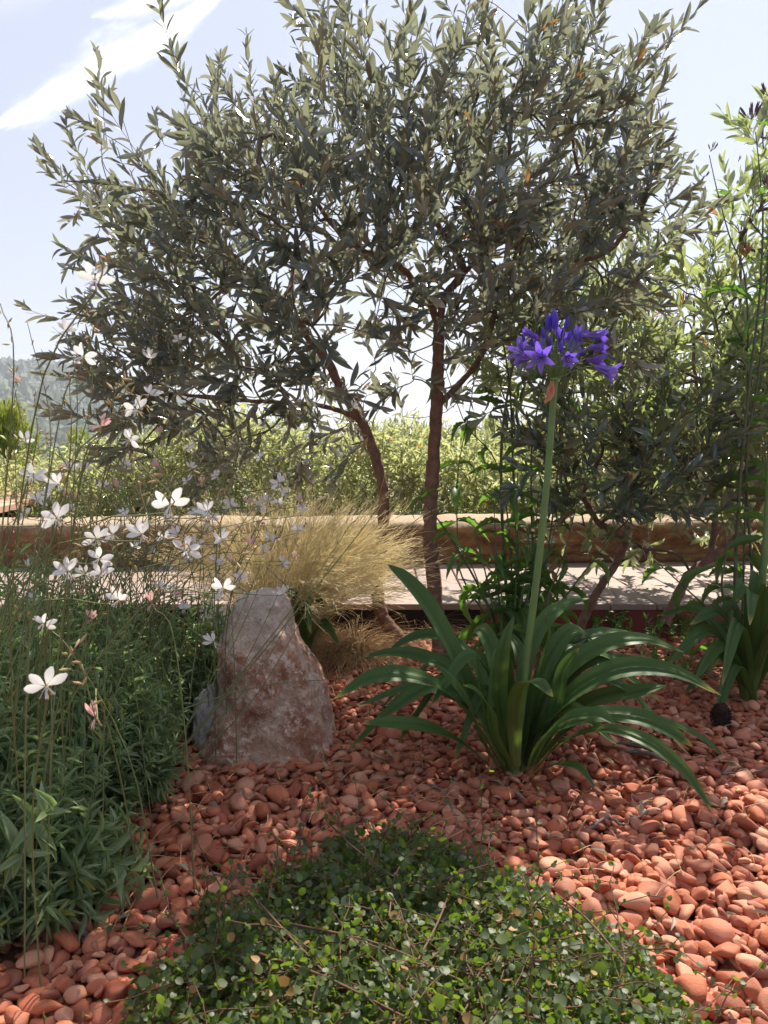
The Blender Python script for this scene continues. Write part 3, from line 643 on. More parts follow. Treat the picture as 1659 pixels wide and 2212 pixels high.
def pine(label, x, ytop, Yd, hgt, rad, nsp, group='pines beyond the wall'):
    topp = P(x, ytop, Yd); base = topp.copy(); base[2] -= hgt
    root = thing('pine_tree', label, 'tree', base, group)
    mb = MB(); tubes(mb, np.linspace(base, topp, 8)+rng.normal(size=(8, 3))*.01, np.linspace(hgt*.03, .006, 8), 7); mb.build('trunk', M['bark_far'], root)
    f = rng.random(nsp)**.8; ang = rng.random(nsp)*6.28; rr = rad*(np.sin(np.clip(f*1.1+.08, 0, 1)*np.pi*.55)**.8)*rng.random(nsp)**.45*(.8+.3*np.sin(ang*3+f*9))
    tip = np.stack([topp[0]+np.cos(ang)*rr, topp[1]+np.sin(ang)*rr, topp[2]-f*hgt*.92], 1); st = np.stack([tip[:, 0]*.55+topp[0]*.45, tip[:, 1]*.55+topp[1]*.45, tip[:, 2]-rr*.25-.02], 1)
    br = MB(); tt = np.linspace(0, 1, 4)[None, :, None]; tubes(br, st[:, None]*(1-tt)+tip[:, None]*tt, np.linspace(.005, .002, 4)[None].repeat(nsp, 0), 3); tag(br.build('branches', M['bark_far'], root), kind='stuff')
    nn = 34; D = nrm(tip-st+np.array([0, 0, .12])); ps = np.repeat(tip, nn, 0)-np.repeat(D, nn, 0)*U(0, .14, nsp*nn)[:, None]; dn = nrm(np.repeat(D, nn, 0)*.9+rdir(nsp*nn)*.75+np.array([0, 0, .35]))
    nt = tpl(1, lambda t: .5*(1-.7*t), 0, .1, three=False); lf = MB(); scatter(lf, [nt], ps, dn, rdir(nsp*nn), U(.05, .09, nsp*nn), U(.004, .006, nsp*nn)); lf.build('crown', M['pine'], root)
pine('tall yellow green pine at the far left edge in front of the hazy hill', 12, 868, 6.6, 1.7, .50, 1300)
pine('small pine tip poking up beside the white flowers, left of the olive crown', 165, 925, 7.5, 1.3, .34, 420)
pine('low bright yellow green pine just beyond the timber bench', 70, 985, 6.0, .9, .55, 560)
pine('small conical pine seen between the olive trunk and the tall verbena', 1060, 905, 8.0, 1.5, .42, 480)

# ------------------------------------------------------------------ big upright stone
rk = thing('boulder', 'big upright pinkish beige stone with a rounded tip in the red gravel', 'rock', G(575, 1640))
prof = [(1272, 548, 596), (1280, 530, 612), (1300, 514, 630), (1330, 500, 637), (1360, 490, 648), (1400, 482, 672), (1450, 474, 698), (1500, 464, 712), (1550, 444, 720), (1600, 424, 730), (1650, 410, 732), (1700, 402, 734)]
nr, na = 90, 120; Yr = 1.70
yy = np.array([a[0] for a in prof]); xl = np.array([a[1] for a in prof]); xr = np.array([a[2] for a in prof])
Vr = np.zeros((nr+1, na, 3))
for i in range(nr+1):
    f = i/nr; ypx = 1272+(1700-1272)*f**1.25
    l, r_ = np.interp(ypx, yy, xl), np.interp(ypx, yy, xr)
    pl, pr_ = P(l, ypx, Yr), P(r_, ypx, Yr); cx = (pl[0]+pr_[0])/2; hw = (pr_[0]-pl[0])/2; z = pl[2]; hd_ = hw*.78+.012
    if i < 4: hw *= (.35, .7, .9, 1)[i]; hd_ *= (.35, .7, .9, 1)[i]
    for j in range(na):
        a = j/na*2*math.pi; e = 2.6; ca, sa = math.cos(a), math.sin(a); rr = 1/((abs(ca)**e+abs(sa)**e)**(1/e))
        fx = cx+hw*ca*rr; fy = Yr+hd_*sa*rr
        # slanting facet on the right front, overhang shelf on the left
        p = Vector((fx*7, fy*7, z*6)); dsp = mnoise.fractal(p, 1, 2, 5)*.018+mnoise.fractal(p*4.5, 1, 2, 4)*.006-abs(mnoise.noise(p*2.2))*.010-.016*max(0, .25-mnoise.voronoi(p*1.3)[0][1]+mnoise.voronoi(p*1.3)[0][0])
        ridge_ = .008*math.sin(a*7+z*9)*max(0, ca)*max(0, -sa+.4)
        if z < .19 and ca < -.35: dsp -= .012*min(1, (.19-z)/.05)*(-ca)
        k = dsp+ridge_
        Vr[i, j] = (fx+k*ca*.8, fy+k*sa, z+(.3*dsp if i > 2 else 0))
mb = MB(); mb.add(Vr, strip_faces(nr+1, na, True)); n0 = len(Vr.reshape(-1, 3)); mb.add(np.concatenate([Vr[0], [Vr[0].mean(0)+np.array([0, 0, .002])]]), [[j, na, (j+1) % na] for j in range(na)])
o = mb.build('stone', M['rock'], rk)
def rockmesh(name, label, c, s, mtl, seed, cat='rock'):
    V = I5[0].copy(); 
    for i in range(len(V)):
        V[i] *= 1+.28*mnoise.fractal(Vector(V[i])*1.3+Vector((seed, 0, 0)), 1, 2, 4)
    mb = MB(); mb.add(V*np.array(s), I5[1]); o = mb.build(name, mtl); o.location = tuple(c); tag(o, label, cat); return o
M['greyrock'] = solid('grey_rock', (.40, .37, .34), (.24, .21, .2), 20, .9, .8, 80, .006)
M['palerock'] = solid('pale_rock', (.72, .68, .62), (.5, .46, .42), 20, .9, .8, 80, .006)
rockmesh('stone', 'grey slab of stone half hidden at the left foot of the boulder', G(436, 1640)+np.array([0, .07, .05]), (.035, .05, .085), M['greyrock'], 3.1)
rockmesh('stone', 'pale whitish stone showing behind the gaura stems left of the boulder tip', P(478, 1312, 2.25)+np.array([0, 0, -.03]), (.055, .05, .035), M['palerock'], 7.1)

# ------------------------------------------------------------------ agapanthus
def strap(mb, path, W, twist, rnd, n=22, taper=.8, sidehint=None, fold=.22):
    Q = catmull(path, n); T = nrm(np.gradient(Q, axis=0)); t = np.linspace(0, 1, n)
    h = Q[-1]-Q[0]; h = np.array([h[0], h[1], 0]); h = h/max(np.linalg.norm(h), 1e-6); sidev = np.array([h[1], -h[0], 0])
    S = nrm(sidev[None]-(T@sidev)[:, None]*T); Nn = np.cross(S, T)
    Nn = np.where((Nn[:, 2:3] < 0) & (np.abs(T[:, 2:3]) < .9), Nn, Nn)
    ang = twist*np.clip(t*1.6, 0, 1); S2 = S*np.cos(ang)[:, None]+Nn*np.sin(ang)[:, None]; N2 = np.cross(S2, T)
    wv = W*.5*(.5+.5*np.sin(np.clip(t/.5, 0, 1)*np.pi/2))*np.clip(1-np.clip((t-.5)/.5, 0, 1)**2.1, 0, 1)**.8+.0005
    us = np.array([-1, -.6, -.18, 0, .18, .6, 1]); V = Q[:, None]+S2[:, None]*(wv[:, None]*us[None])[..., None]+N2[:, None]*(wv[:, None]*fold*(1-np.abs(us)**1.5)[None]*-1)[..., None]
    V += N2[:, None]*(.0016*np.sin(t*9+rnd*7))[:, None, None]*us[None, :, None]
    V += N2[:, None]*(wv[:, None]*.10*np.array([0, 0, -1, 1.6, -1, 0, 0])[None])[..., None]
    mb.add(V, strip_faces(n, 7), np.stack([np.full(n*7, rnd), np.repeat(t, 7), np.tile((us+1)/2, n)], 1))
ag = thing('agapanthus', 'big agapanthus with one violet flower head over arching strap leaves', 'plant', G(1110, 1690))
leaves = [ # photo points with distance, width, twist
 ([(1092, 1655, 1.50), (1040, 1540, 1.50), (985, 1410, 1.52), (930, 1310, 1.55), (880, 1250, 1.58), (838, 1220, 1.62)], .046, .9),
 ([(1085, 1655, 1.49), (1030, 1560, 1.46), (960, 1485, 1.43), (880, 1455, 1.40), (800, 1462, 1.38), (718, 1512, 1.36)], .046, .75),
 ([(1092, 1650, 1.52), (1045, 1530, 1.54), (985, 1450, 1.57), (900, 1412, 1.60), (840, 1408, 1.62), (785, 1418, 1.64)], .042, .7),
 ([(1075, 1672, 1.47), (1010, 1610, 1.42), (930, 1570, 1.38), (850, 1560, 1.35), (780, 1562, 1.33)], .036, .75),
 ([(1095, 1650, 1.53), (1050, 1480, 1.58), (1000, 1400, 1.62), (930, 1368, 1.66), (870, 1385, 1.68), (825, 1425, 1.70)], .040, .7),
 ([(1090, 1650, 1.54), (1040, 1500, 1.60), (960, 1420, 1.68), (900, 1455, 1.72), (850, 1500, 1.74), (812, 1545, 1.76)], .036, .6),
 ([(1140, 1655, 1.50), (1180, 1555, 1.49), (1255, 1480, 1.48), (1350, 1440, 1.47), (1460, 1450, 1.46), (1558, 1502, 1.45)], .056, -.8),
 ([(1145, 1660, 1.48), (1190, 1580, 1.44), (1270, 1545, 1.41), (1370, 1545, 1.39), (1440, 1572, 1.37), (1495, 1612, 1.36)], .050, -.75),
 ([(1150, 1668, 1.47), (1210, 1605, 1.42), (1300, 1572, 1.37), (1400, 1600, 1.32), (1480, 1665, 1.28), (1542, 1756, 1.25)], .032, -.7),
 ([(1140, 1650, 1.52), (1175, 1520, 1.53), (1240, 1430, 1.54), (1320, 1385, 1.55), (1400, 1380, 1.56), (1480, 1410, 1.57)], .048, -.7),
 ([(1130, 1650, 1.54), (1165, 1490, 1.58), (1215, 1400, 1.62), (1290, 1368, 1.65), (1370, 1372, 1.68), (1440, 1400, 1.7)], .042, -.6),
 ([(1118, 1650, 1.52), (1128, 1500, 1.55), (1150, 1390, 1.58), (1185, 1330, 1.6), (1230, 1300, 1.63), (1275, 1292, 1.66)], .042, -.5),
 ([(1125, 1650, 1.50), (1150, 1520, 1.5), (1170, 1430, 1.5), (1185, 1370, 1.5), (1178, 1325, 1.5)], .046, .1),
 ([(1105, 1655, 1.48), (1085, 1540, 1.44), (1080, 1470, 1.42), (1090, 1390, 1.41), (1110, 1330, 1.42)], .036, .3),
 ([(1115, 1655, 1.46), (1112, 1550, 1.40), (1125, 1480, 1.35), (1160, 1470, 1.30), (1195, 1505, 1.27)], .044, -.2),
 ([(1080, 1662, 1.46), (1040, 1590, 1.42), (1015, 1520, 1.4), (970, 1460, 1.38), (930, 1430, 1.38)], .034, .8),
 ([(1145, 1655, 1.51), (1210, 1560, 1.5), (1280, 1510, 1.5), (1380, 1490, 1.5), (1440, 1480, 1.5)], .044, -.8),
 ([(1150, 1672, 1.46), (1200, 1650, 1.42), (1250, 1655, 1.38), (1285, 1700, 1.35)], .018, -.6),
 ([(1150, 1655, 1.5), (1230, 1570, 1.52), (1330, 1530, 1.56), (1450, 1560, 1.6), (1540, 1610, 1.62), (1582, 1672, 1.62)], .022, -.7),
 ([(1135, 1650, 1.54), (1160, 1530, 1.6), (1230, 1450, 1.68), (1310, 1420, 1.74), (1400, 1420, 1.78)], .038, -.6),
 ([(1100, 1650, 1.55), (1080, 1500, 1.64), (1040, 1420, 1.74), (980, 1390, 1.82)], .034, .5),
 ([(1125, 1650, 1.56), (1135, 1500, 1.66), (1120, 1400, 1.74), (1090, 1360, 1.8)], .034, .3),
 ([(1110, 1660, 1.47), (1070, 1590, 1.41), (1060, 1530, 1.37), (1030, 1490, 1.34), (1000, 1480, 1.32)], .034, .6),
 ([(1138, 1662, 1.47), (1165, 1600, 1.42), (1220, 1550, 1.38), (1290, 1540, 1.35), (1330, 1565, 1.33)], .034, -.7),
 ([(1100, 1660, 1.49), (1060, 1580, 1.47), (1040, 1490, 1.46), (1030, 1400, 1.46)], .038, .7),
 ([(1140, 1660, 1.49), (1195, 1540, 1.49), (1215, 1450, 1.5), (1250, 1400, 1.5)], .04, -.8)]
for _ in range(16):
    a_ = rng.random()*6.28; l_ = U(.18, .36); b0_ = G(1112, 1672)+np.array([math.cos(a_)*.02, math.sin(a_)*.015, 0]); e_ = b0_+np.array([math.cos(a_)*l_, math.sin(a_)*l_*.8+.06, U(.03, .22)]); m_ = b0_*.5+e_*.5; m_[2] = max(e_[2], .1)+U(.05, .12)
    mb = MB(); strap(mb, [b0_, b0_*.8+m_*.2+np.array([0, 0, m_[2]*.35]), m_, e_], U(.024, .04), U(.4, .9)*(-1 if math.cos(a_) > 0 else 1), rng.random()*.9); mb.build('leaf', M['strap'], ag)
for pth, W, tw in leaves:
    mb = MB(); q_ = [P(*a) for a in pth]; strap(mb, q_, W*.80, tw*.9, rng.random()*.9); mb.build('leaf', M['strap'], ag)
mb = MB(); Q = catmull([P(1112, 1670, 1.50), P(1135, 1450, 1.5), P(1165, 1200, 1.5), P(1185, 1000, 1.5), P(1198, 822, 1.5)], 40)
tubes(mb, Q, np.linspace(.0078, .0062, 40), 14); mb.build('scape', M['green_stem'], ag)
hub = P(1198, 820, 1.5)
bl = MB(); V = I3[0]*np.array([.009, .009, .005])+hub; bl.add(V, I3[1]); fh = bl.build('flower_head', M['green_stem'], ag)
mb = MB(); pc = MB()
def tepal_flower(base, d, L, openness, roll, rg):
    mb = MB(); d = nrm(np.array(d, float)); e1 = nrm(np.cross(d, [.21, .33, .9])); e2 = np.cross(d, e1); n = 9; t = np.linspace(0, 1, n)
    for k in range(6):
        th = roll+k*math.pi/3+rg.normal()*.05; o_ = e1*math.cos(th)+e2*math.sin(th); s_ = -e1*math.sin(th)+e2*math.cos(th)
        rad = L*(.045+.13*t**.8+openness*.62*np.clip(t-.35, 0, 1)**1.7*1.9); ax = L*(t*(1-.22*openness*t))
        c_ = base+d*ax[:, None]+o_*rad[:, None]; hw = L*(.05+.115*np.sin(np.clip(t*1.08, 0, 1)*np.pi*.86))*np.where(t > .98, .25, 1)
        us = np.array([-1, 0, 1]); V = c_[:, None]+s_*(hw[:, None]*us[None])[..., None]+o_*(-.25*hw[:, None]*np.abs(us)[None])[..., None]
        mb.add(V, strip_faces(n, 3), np.stack([np.full(n*3, rg.random()), np.repeat(t, 3), np.full(n*3, rg.random())], 1))
    st = []
    for k in range(6):
        th = roll+.5+k*math.pi/3; o_ = e1*math.cos(th)+e2*math.sin(th); st.append(np.stack([base+d*L*a+o_*L*.09*a*(1+openness) for a in (0.2, .5, .8)]))
    tubes(mb, np.array(st), np.full((6, 3), .0004), 3, mi=1)
    return mb
def bud(base, d, L, fat=.17):
    mb = MB(); d = nrm(np.array(d, float)); t = np.linspace(0, 1, 9); rr = L*fat*np.sin(np.clip(t*.93+.06, 0, 1)*np.pi)**.8*(.45+.75*t)
    tubes(mb, base+d*(L*t)[:, None], rr+.0004, 8, tint=[rng.random()]); return mb
FL = [ # photo point of the pedicel end, depth offset, direction (right, away, up), length m, openness, kind
 (1138, 768, -.02, (-.75, -.55, .25), .034, 1.0, 'o'), (1172, 772, -.045, (-.35, -.85, -.10), .036, 1.0, 'o'), (1222, 768, -.04, (.05, -.9, -.35), .030, .6, 'o'),
 (1284, 792, -.01, (.85, -.30, -.32), .046, .55, 'o'), (1268, 752, .01, (.95, -.1, .05), .036, .35, 'o'), (1262, 724, .0, (.95, .1, .02), .040, .25, 'o'),
 (1266, 776, .03, (.9, .1, -.1), .036, .5, 'o'), (1205, 752, .03, (.3, .1, .9), .036, .8, 'o'), (1186, 762, .035, (-.5, .4, .5), .034, .8, 'o'), (1155, 755, .03, (-.7, .5, .2), .034, .8, 'o'), (1230, 758, .03, (.4, .6, .5), .032, .7, 'o'),
 (1164, 733, -.01, (-.85, -.1, .45), .032, .1, 'c'), (1199, 722, .0, (-.04, 0, 1), .046, 0, 'b'), (1184, 722, .01, (-.02, .0, 1), .038, 0, 'b'), (1192, 712, .015, (.1, .0, 1), .040, 0, 'b'), (1218, 716, .0, (.3, -.1, 1), .030, 0, 'b'),
 (1159, 744, -.005, (.0, 0, 1), .020, 0, 'b'), (1235, 728, .0, (.1, 0, 1), .018, 0, 'b'), (1242, 740, .0, (.1, 0, 1), .018, 0, 'b'), (1253, 745, .0, (.05, 0, 1), .024, 0, 'b'), (1211, 768, -.05, (.0, -.2, 1), .026, 0, 'b'),
 (1132, 745, .0, (-.1, 0, 1), .02, 0, 'b'), (1176, 736, -.02, (-.2, -.1, 1), .026, 0, 'b'), (1226, 742, -.03, (.2, -.1, 1), .024, 0, 'b'), (1246, 770, -.03, (.6, -.3, .5), .02, 0, 'b'), (1188, 752, -.04, (-.1, -.3, 1), .022, 0, 'b'), (1205, 730, .03, (0, .3, 1), .03, 0, 'b'), (1148, 775, .02, (-.8, .3, 0), .034, .7, 'o'), (1240, 735, .03, (.5, .5, .6), .032, .5, 'o'), (1214, 738, .02, (.1, 0, 1), .028, 0, 'b'), (1283, 736, .0, (.2, 0, 1), .02, 0, 'b'), (1150, 752, .0, (-.1, 0, 1), .02, 0, 'b')]
ped = MB(); fr_ = np.random.default_rng(3)
for (x, y, dz, d, L, op, kd) in FL:
    b_ = P(x, y, 1.5+dz); mid = (hub+b_)/2+np.array([(b_[0]-hub[0])*.12, 0, .008]); tubes(ped, catmull([hub, mid, b_-nrm(np.array(d, float))*.003, b_+nrm(np.array(d, float))*.002], 8), np.full(8, .0011), 5)
    if kd in 'oc': fb = tepal_flower(b_, d, L*1.15, op, fr_.random()*6, fr_); fb.build('floret', [M['violet'], M['petal']], fh)
    else: bud(b_, d, L).build('bud', M['violet_dark'], fh)
ped.build('pedicels', M['green_stem'], fh)
mb = MB(); strap(mb, [P(1192, 822, 1.49), P(1190, 850, 1.475), P(1176, 872, 1.47)], .012, .4, .4, n=12, fold=.6); strap(mb, [P(1194, 822, 1.495), P(1184, 845, 1.48), P(1180, 868, 1.475)], .009, -.8, .7, n=12, fold=.5); mb.build('withered_bract', M['bract'], ag)

def leaf_fan(root, base, tips, W, m, rg, n=16):
    for (x, y, Yd, ap) in tips:
        tip = P(x, y, Yd); mid = base*.45+tip*.55; mid[2] = max(base[2], tip[2])+ap; q1 = base*.8+tip*.2; q1[2] = base[2]*.4+mid[2]*.6-.01
        mb = MB(); strap(mb, [base+rg.normal(size=3)*.008*np.array([1, 1, 0]), q1, mid, tip], W*rg.uniform(.8, 1.15), rg.uniform(.4, .9)*(1 if tip[0] < base[0] else -1), rg.random()*.9, n); mb.build('leaf', m, root)
ag2 = thing('agapanthus', 'smaller agapanthus clump without flowers cut by the right edge of the picture', 'plant', G(1618, 1515))
b_ = G(1618, 1515)
leaf_fan(ag2, b_, [(1490, 1350, 1.9, .03), (1440, 1440, 1.85, .08), (1475, 1370, 2.15, .05), (1700, 1290, 1.9, .06), (1500, 1470, 1.8, .07), (1545, 1560, 1.8, .12), (1420, 1330, 2.1, .03), (1640, 1250, 2.1, .02), (1760, 1400, 1.9, .1), (1550, 1330, 2.0, .03), (1680, 1330, 1.8, .05), (1800, 1450, 2.0, .12), (1590, 1300, 1.9, .04), (1480, 1500, 2.0, .12), (1730, 1500, 1.75, .14), (1560, 1480, 1.72, .12), (1620, 1350, 1.75, .06)], .04, M['strap'], rng)
mb = MB(); tubes(mb, catmull([b_, P(1640, 1350, 2.0), P(1655, 1150, 2.0), P(1665, 950, 2.0)], 24), np.linspace(.010, .007, 24), 10); mb.build('scape', M['green_stem'], ag2)
ag3 = thing('agapanthus', 'few strap leaves of a young agapanthus behind the boulder', 'plant', G(655, 1445))
leaf_fan(ag3, G(655, 1445), [(700, 1312, 2.15, .02), (672, 1372, 1.95, .07), (620, 1300, 2.1, .02), (735, 1395, 2.1, .05)], .026, M['strap'], rng)

# ------------------------------------------------------------------ feather grass and dry tufts
def tuft(name, label, base, n, Lr, lean, spread, m, w_, rbase, K=9, droop=.75, heads=0):
    root = thing(name, label, 'grass', base); mb = MB()
    ang = rng.random(n)*6.28; rr = np.sqrt(rng.random(n))*rbase; A = base+np.stack([np.cos(ang)*rr, np.sin(ang)*rr, np.zeros(n)], 1)
    D = nrm(np.stack([np.cos(ang)*spread*rng.random(n), np.sin(ang)*spread*rng.random(n), np.ones(n)], 1)+np.array(lean)*U(.3, 1.1, n)[:, None]); L = U(*Lr, n)
    hor = nrm(D*np.array([1, 1, 0])+np.array(lean)*.7+rng.normal(size=(n, 3))*.12*np.array([1, 1, .2]))
    t = np.linspace(0, 1, K)[None, :, None]; dr = U(.3, 1, n)[:, None, None]*droop
    Ps = A[:, None]+L[:, None, None]*(D[:, None]*(t-.25*dr*t**2)+hor[:, None]*dr*.55*t**2.2-np.array([0, 0, 1.])*dr*.38*t**2.6)+rng.normal(size=(n, K, 3))*.0015
    Ps[..., 2] = np.maximum(Ps[..., 2], .02)
    tubes(mb, Ps, (np.linspace(1, .35, K)[None]*U(.6, 1.2, n)[:, None])*w_, 3)
    mb.build('blades', m, root)
    if heads:
        hb = MB(); s_ = rng.choice(n, heads, replace=False); tips = Ps[s_, -1]; td = nrm(Ps[s_, -1]-Ps[s_, -3]); q_ = 9
        ps = np.repeat(tips, q_, 0)-np.repeat(td, q_, 0)*U(0, .12, heads*q_)[:, None]; dn = nrm(np.repeat(td, q_, 0)+rdir(heads*q_)*.35); l_ = U(.04, .09, heads*q_)
        tt = np.linspace(0, 1, 4)[None, :, None]; pp = ps[:, None]+dn[:, None]*l_[:, None, None]*tt+rdir(heads*q_)[:, None]*.012*tt**2
        tubes(hb, pp, np.linspace(.0006, .0004, 4)[None].repeat(heads*q_, 0), 3); hb.build('plumes', M['stipa_head'], root)
    return root
M['stipa_head'] = grassmat('grass_plume', (.85, .74, .46), (.92, .82, .56), (.95, .86, .6), .55)
tuft('feather_grass', 'blond feather grass clump blown to the right behind the boulder', G(612, 1420), 1700, (.38, .64), (.12, -.03, 0), .46, M['stipa'], .00075, .08, heads=900)
tuft('dry_grass', 'brown dried grass tuft drooping between boulder and olive stem', G(765, 1432)+np.array([0, .03, 0]), 800, (.12, .25), (-.05, -.2, 0), 1.6, M['drygrass'], .0009, .03, droop=1.5)
tuft('dry_grass', 'smaller brown dried grass tuft close against the right side of the boulder', G(712, 1425)+np.array([0, -.04, 0]), 560, (.12, .22), (.05, -.2, 0), 1.5, M['drygrass'], .0009, .025, droop=1.5)
tuft('dry_grass', 'low sprawling straw coloured tuft at the foot of the olive stems', G(905, 1375), 350, (.10, .26), (.1, -.3, 0), 2.4, M['drygrass'], .0007, .05, droop=1.7)

# ------------------------------------------------------------------ gaura
def lanceg(t): return np.sin(np.pi*np.clip(t, 0, 1)**.75)*.5*(1-.1*t)+.01
GL = [tpl(4, lanceg, .3, cu, wv) for cu, wv in ((.2, 0), (.8, .5), (-.2, .3), (1.3, 0))]
def leafy_stems(mbS, mbL, A, Btip, nleaf, leafL, wid, r0, tps, K=9, sag=.05, lo=.05, hi=.95, spreadv=.9):
    n = len(A); t = np.linspace(0, 1, K)[None, :, None]; side = rdir(n)*np.array([1, 1, .2]); L = np.linalg.norm(Btip-A, axis=1)
    Ps = A[:, None]*(1-t)+Btip[:, None]*t+side[:, None]*(np.sin(t*np.pi)*.07)*L[:, None, None]+np.array([0, 0, 1.])*np.sin(t*np.pi)*sag*L[:, None, None]
    tubes(mbS, Ps, np.linspace(1, .4, K)[None].repeat(n, 0)*r0, 4)
    if nleaf:
        f = lo+(hi-lo)*(np.arange(nleaf)[None]+rng.random((n, nleaf)))/nleaf; fi = f*(K-1); i_ = np.clip(fi.astype(int), 0, K-2); w_ = (fi-i_)[..., None]; r_ = np.arange(n)[:, None]
        pos = (Ps[r_, i_]*(1-w_)+Ps[r_, i_+1]*w_).reshape(-1, 3); td = nrm(Ps[r_, i_+1]-Ps[r_, i_]).reshape(-1, 3)
        lat = rdir(len(pos)); lat = nrm(lat-(lat*td).sum(1, keepdims=True)*td); al = U(.5, 1.2, len(pos))[:, None]
        dd = td*np.cos(al)+lat*np.sin(al); nn = td*np.sin(al)-lat*np.cos(al)+np.array([0, 0, .4]); LL = U(*leafL, len(pos))*(1.1-.5*f.reshape(-1))
        scatter(mbL, tps, pos, dd, nn, LL, LL*U(*wid, len(pos)))
    return Ps
gauraA = thing('gaura', 'nearest white flowered gaura clump with dense foliage filling the left foreground', 'plant', (-.55, 1.12, 0), 'white gaura clumps')
gauraB = thing('gaura', 'second white flowered gaura clump farther back with stems leaning over the boulder', 'plant', (-.62, 1.68, 0), 'white gaura clumps')
petp = lambda t: np.sin(np.pi*np.clip(t*.92+.03, 0, 1)**1.35)**.85*.5
PT = tpl(5, petp, .12, .35)
def gaura_flower(seed, matn, close=0.0):
    rg = np.random.default_rng(seed); mb = MB()
    d = []; 
    for a in (-1.5, -.5, .5, 1.5): # four petals fan upward
        a += rg.normal()*.12; d.append((math.sin(a*(1-close)), -.15+rg.normal()*.12-.3*close, math.cos(a*(1-close)*.95)))
    d = np.array(d); scatter(mb, [PT], np.zeros((4, 3))+d*.0015, d, np.array([[0, -1., .1]]*4)+rg.normal(size=(4, 3))*.25, np.full(4, .019)*rg.uniform(.9, 1.1, 4), np.full(4, .0092)*(1-.5*close))
    st = []
    for k in range(7):
        v_ = nrm(np.array([rg.normal()*.35, -.75+rg.normal()*.1, -.75+rg.normal()*.15])); st.append(np.stack([v_*.001, v_*.006+np.array([0, -.0005, 0]), v_*.0125+np.array([0, 0, -.001])]))
    tubes(mb, np.array(st), np.full((7, 3), .0004), 3, mi=0)
    tubes(mb, np.array([[0, 0, 0], [0, .003, -.005], [0, .005, -.012]]), np.array([.0009, .0008, .0011]), 5, mi=1)
    return mb.mesh('flower', [M[matn], M['bud']])
GF = [gaura_flower(k, 'petal', c_) for k, c_ in ((1, 0), (2, 0), (3, .15), (4, .4))]; GP = [gaura_flower(k, 'petal_pink', c_) for k, c_ in ((5, .6), (6, .75))]
FLW = [(205, 605, 70, 0), (180, 770, 52, 0), (140, 715, 40, 0), (325, 775, 34, 0), (387, 735, 24, 0), (295, 885, 46, 0), (322, 852, 36, 0), (218, 920, 58, 1), (280, 950, 46, 0), (345, 1012, 36, 1), (415, 970, 26, 0),
 (52, 955, 40, 0), (36, 825, 22, 1), (70, 1030, 46, 0), (125, 1045, 46, 0), (108, 1072, 34, 0), (124, 1120, 56, 0), (368, 1090, 64, 0), (447, 1105, 42, 0), (272, 1115, 34, 0), (208, 1164, 46, 0), (243, 1155, 42, 0), (307, 1155, 58, 0), (384, 1155, 36, 0),
 (401, 1190, 54, 0), (213, 1208, 46, 0), (148, 1236, 54, 0), (182, 1241, 42, 0), (219, 1239, 46, 0), (94, 1347, 46, 0), (256, 1296, 50, 0), (328, 1304, 44, 1), (198, 1337, 42, 1), (479, 1165, 40, 0), (540, 1178, 38, 1), (570, 1190, 32, 0), (611, 1215, 28, 0),
 (482, 1270, 52, 0), (515, 1250, 36, 0), (651, 1106, 28, 0), (540, 1090, 30, 1), (600, 1086, 26, 0), (616, 1066, 26, 0), (462, 1386, 38, 0), (100, 1482, 72, 0), (206, 1550, 62, 1), (196, 2030, 38, 0), (763, 880, 26, 0), (345, 935, 24, 1), (405, 1040, 28, 0), (470, 1030, 26, 0), (345, 1275, 34, 0),
 (560, 1095, 30, 0), (420, 1172, 34, 0), (330, 1190, 24, 0), (25, 1390, 30, 0), (180, 1010, 24, 0), (490, 1100, 24, 0), (450, 1560, 20, 1)]
stA, stB, lfA, lfB, bdA, bdB = MB(), MB(), MB(), MB(), MB(), MB()
def stem_to(tip, near, ext):
    base = (np.array([-.55, 1.12, .02])+rng.normal(size=3)*np.array([.10, .10, 0])) if near else (np.array([-.58, 1.66, .02])+rng.normal(size=3)*np.array([.12, .1, 0]))
    end = tip+ext; h = end-base; c1 = base+np.array([h[0]*.18, h[1]*.3, h[2]*.5]); c2 = base+np.array([h[0]*.6, h[1]*.7, h[2]*.86])
    return catmull([base, c1, c2, tip, end], 16)
for _ in range(52):
    FLW.append((U(40, 660), U(980, 1330), U(20, 34), int(rng.random() < .25)))
for k, (x, y, sz, pk) in enumerate(FLW):
    t_ = .0295*F/sz; tip = P(x, y, min(t_*.98, 1.95)); near = tip[1] < 1.22
    if y > 1900: tip = P(x, y, 1.02)
    ext = np.array([rng.normal()*.02, rng.normal()*.02, U(.025, .07)])
    Q = stem_to(tip+np.array([0, .004, -.006]), near, ext)
    tubes(stA if near else stB, Q, np.linspace(.0012, .0006, 16), 4)
    bm_ = bdA if near else bdB
    for q_ in range(5):
        e = Q[-1-q_//2]+rng.normal(size=3)*.003; dv = nrm(Q[-1]-Q[-4]+rng.normal(size=3)*.5); tubes(bm_, np.stack([e, e+dv*.004, e+dv*.010]), np.array([.0007, .0016, .0004]), 5, tint=[rng.random()])
    o = bpy.data.objects.new('flower', (GP if pk else GF)[k % (2 if pk else 4)]); C.objects.link(o); root = gauraA if near else gauraB
    o.parent = root; o.matrix_parent_inverse = root.matrix_basis.inverted(); s_ = U(.80, .95)
    o.matrix_basis = Matrix.LocRotScale(Vector(tip), __import__('mathutils').Euler((U(-.35, .3), U(-.9, .9), U(-.6, .6))).to_quaternion(), Vector((s_,)*3))
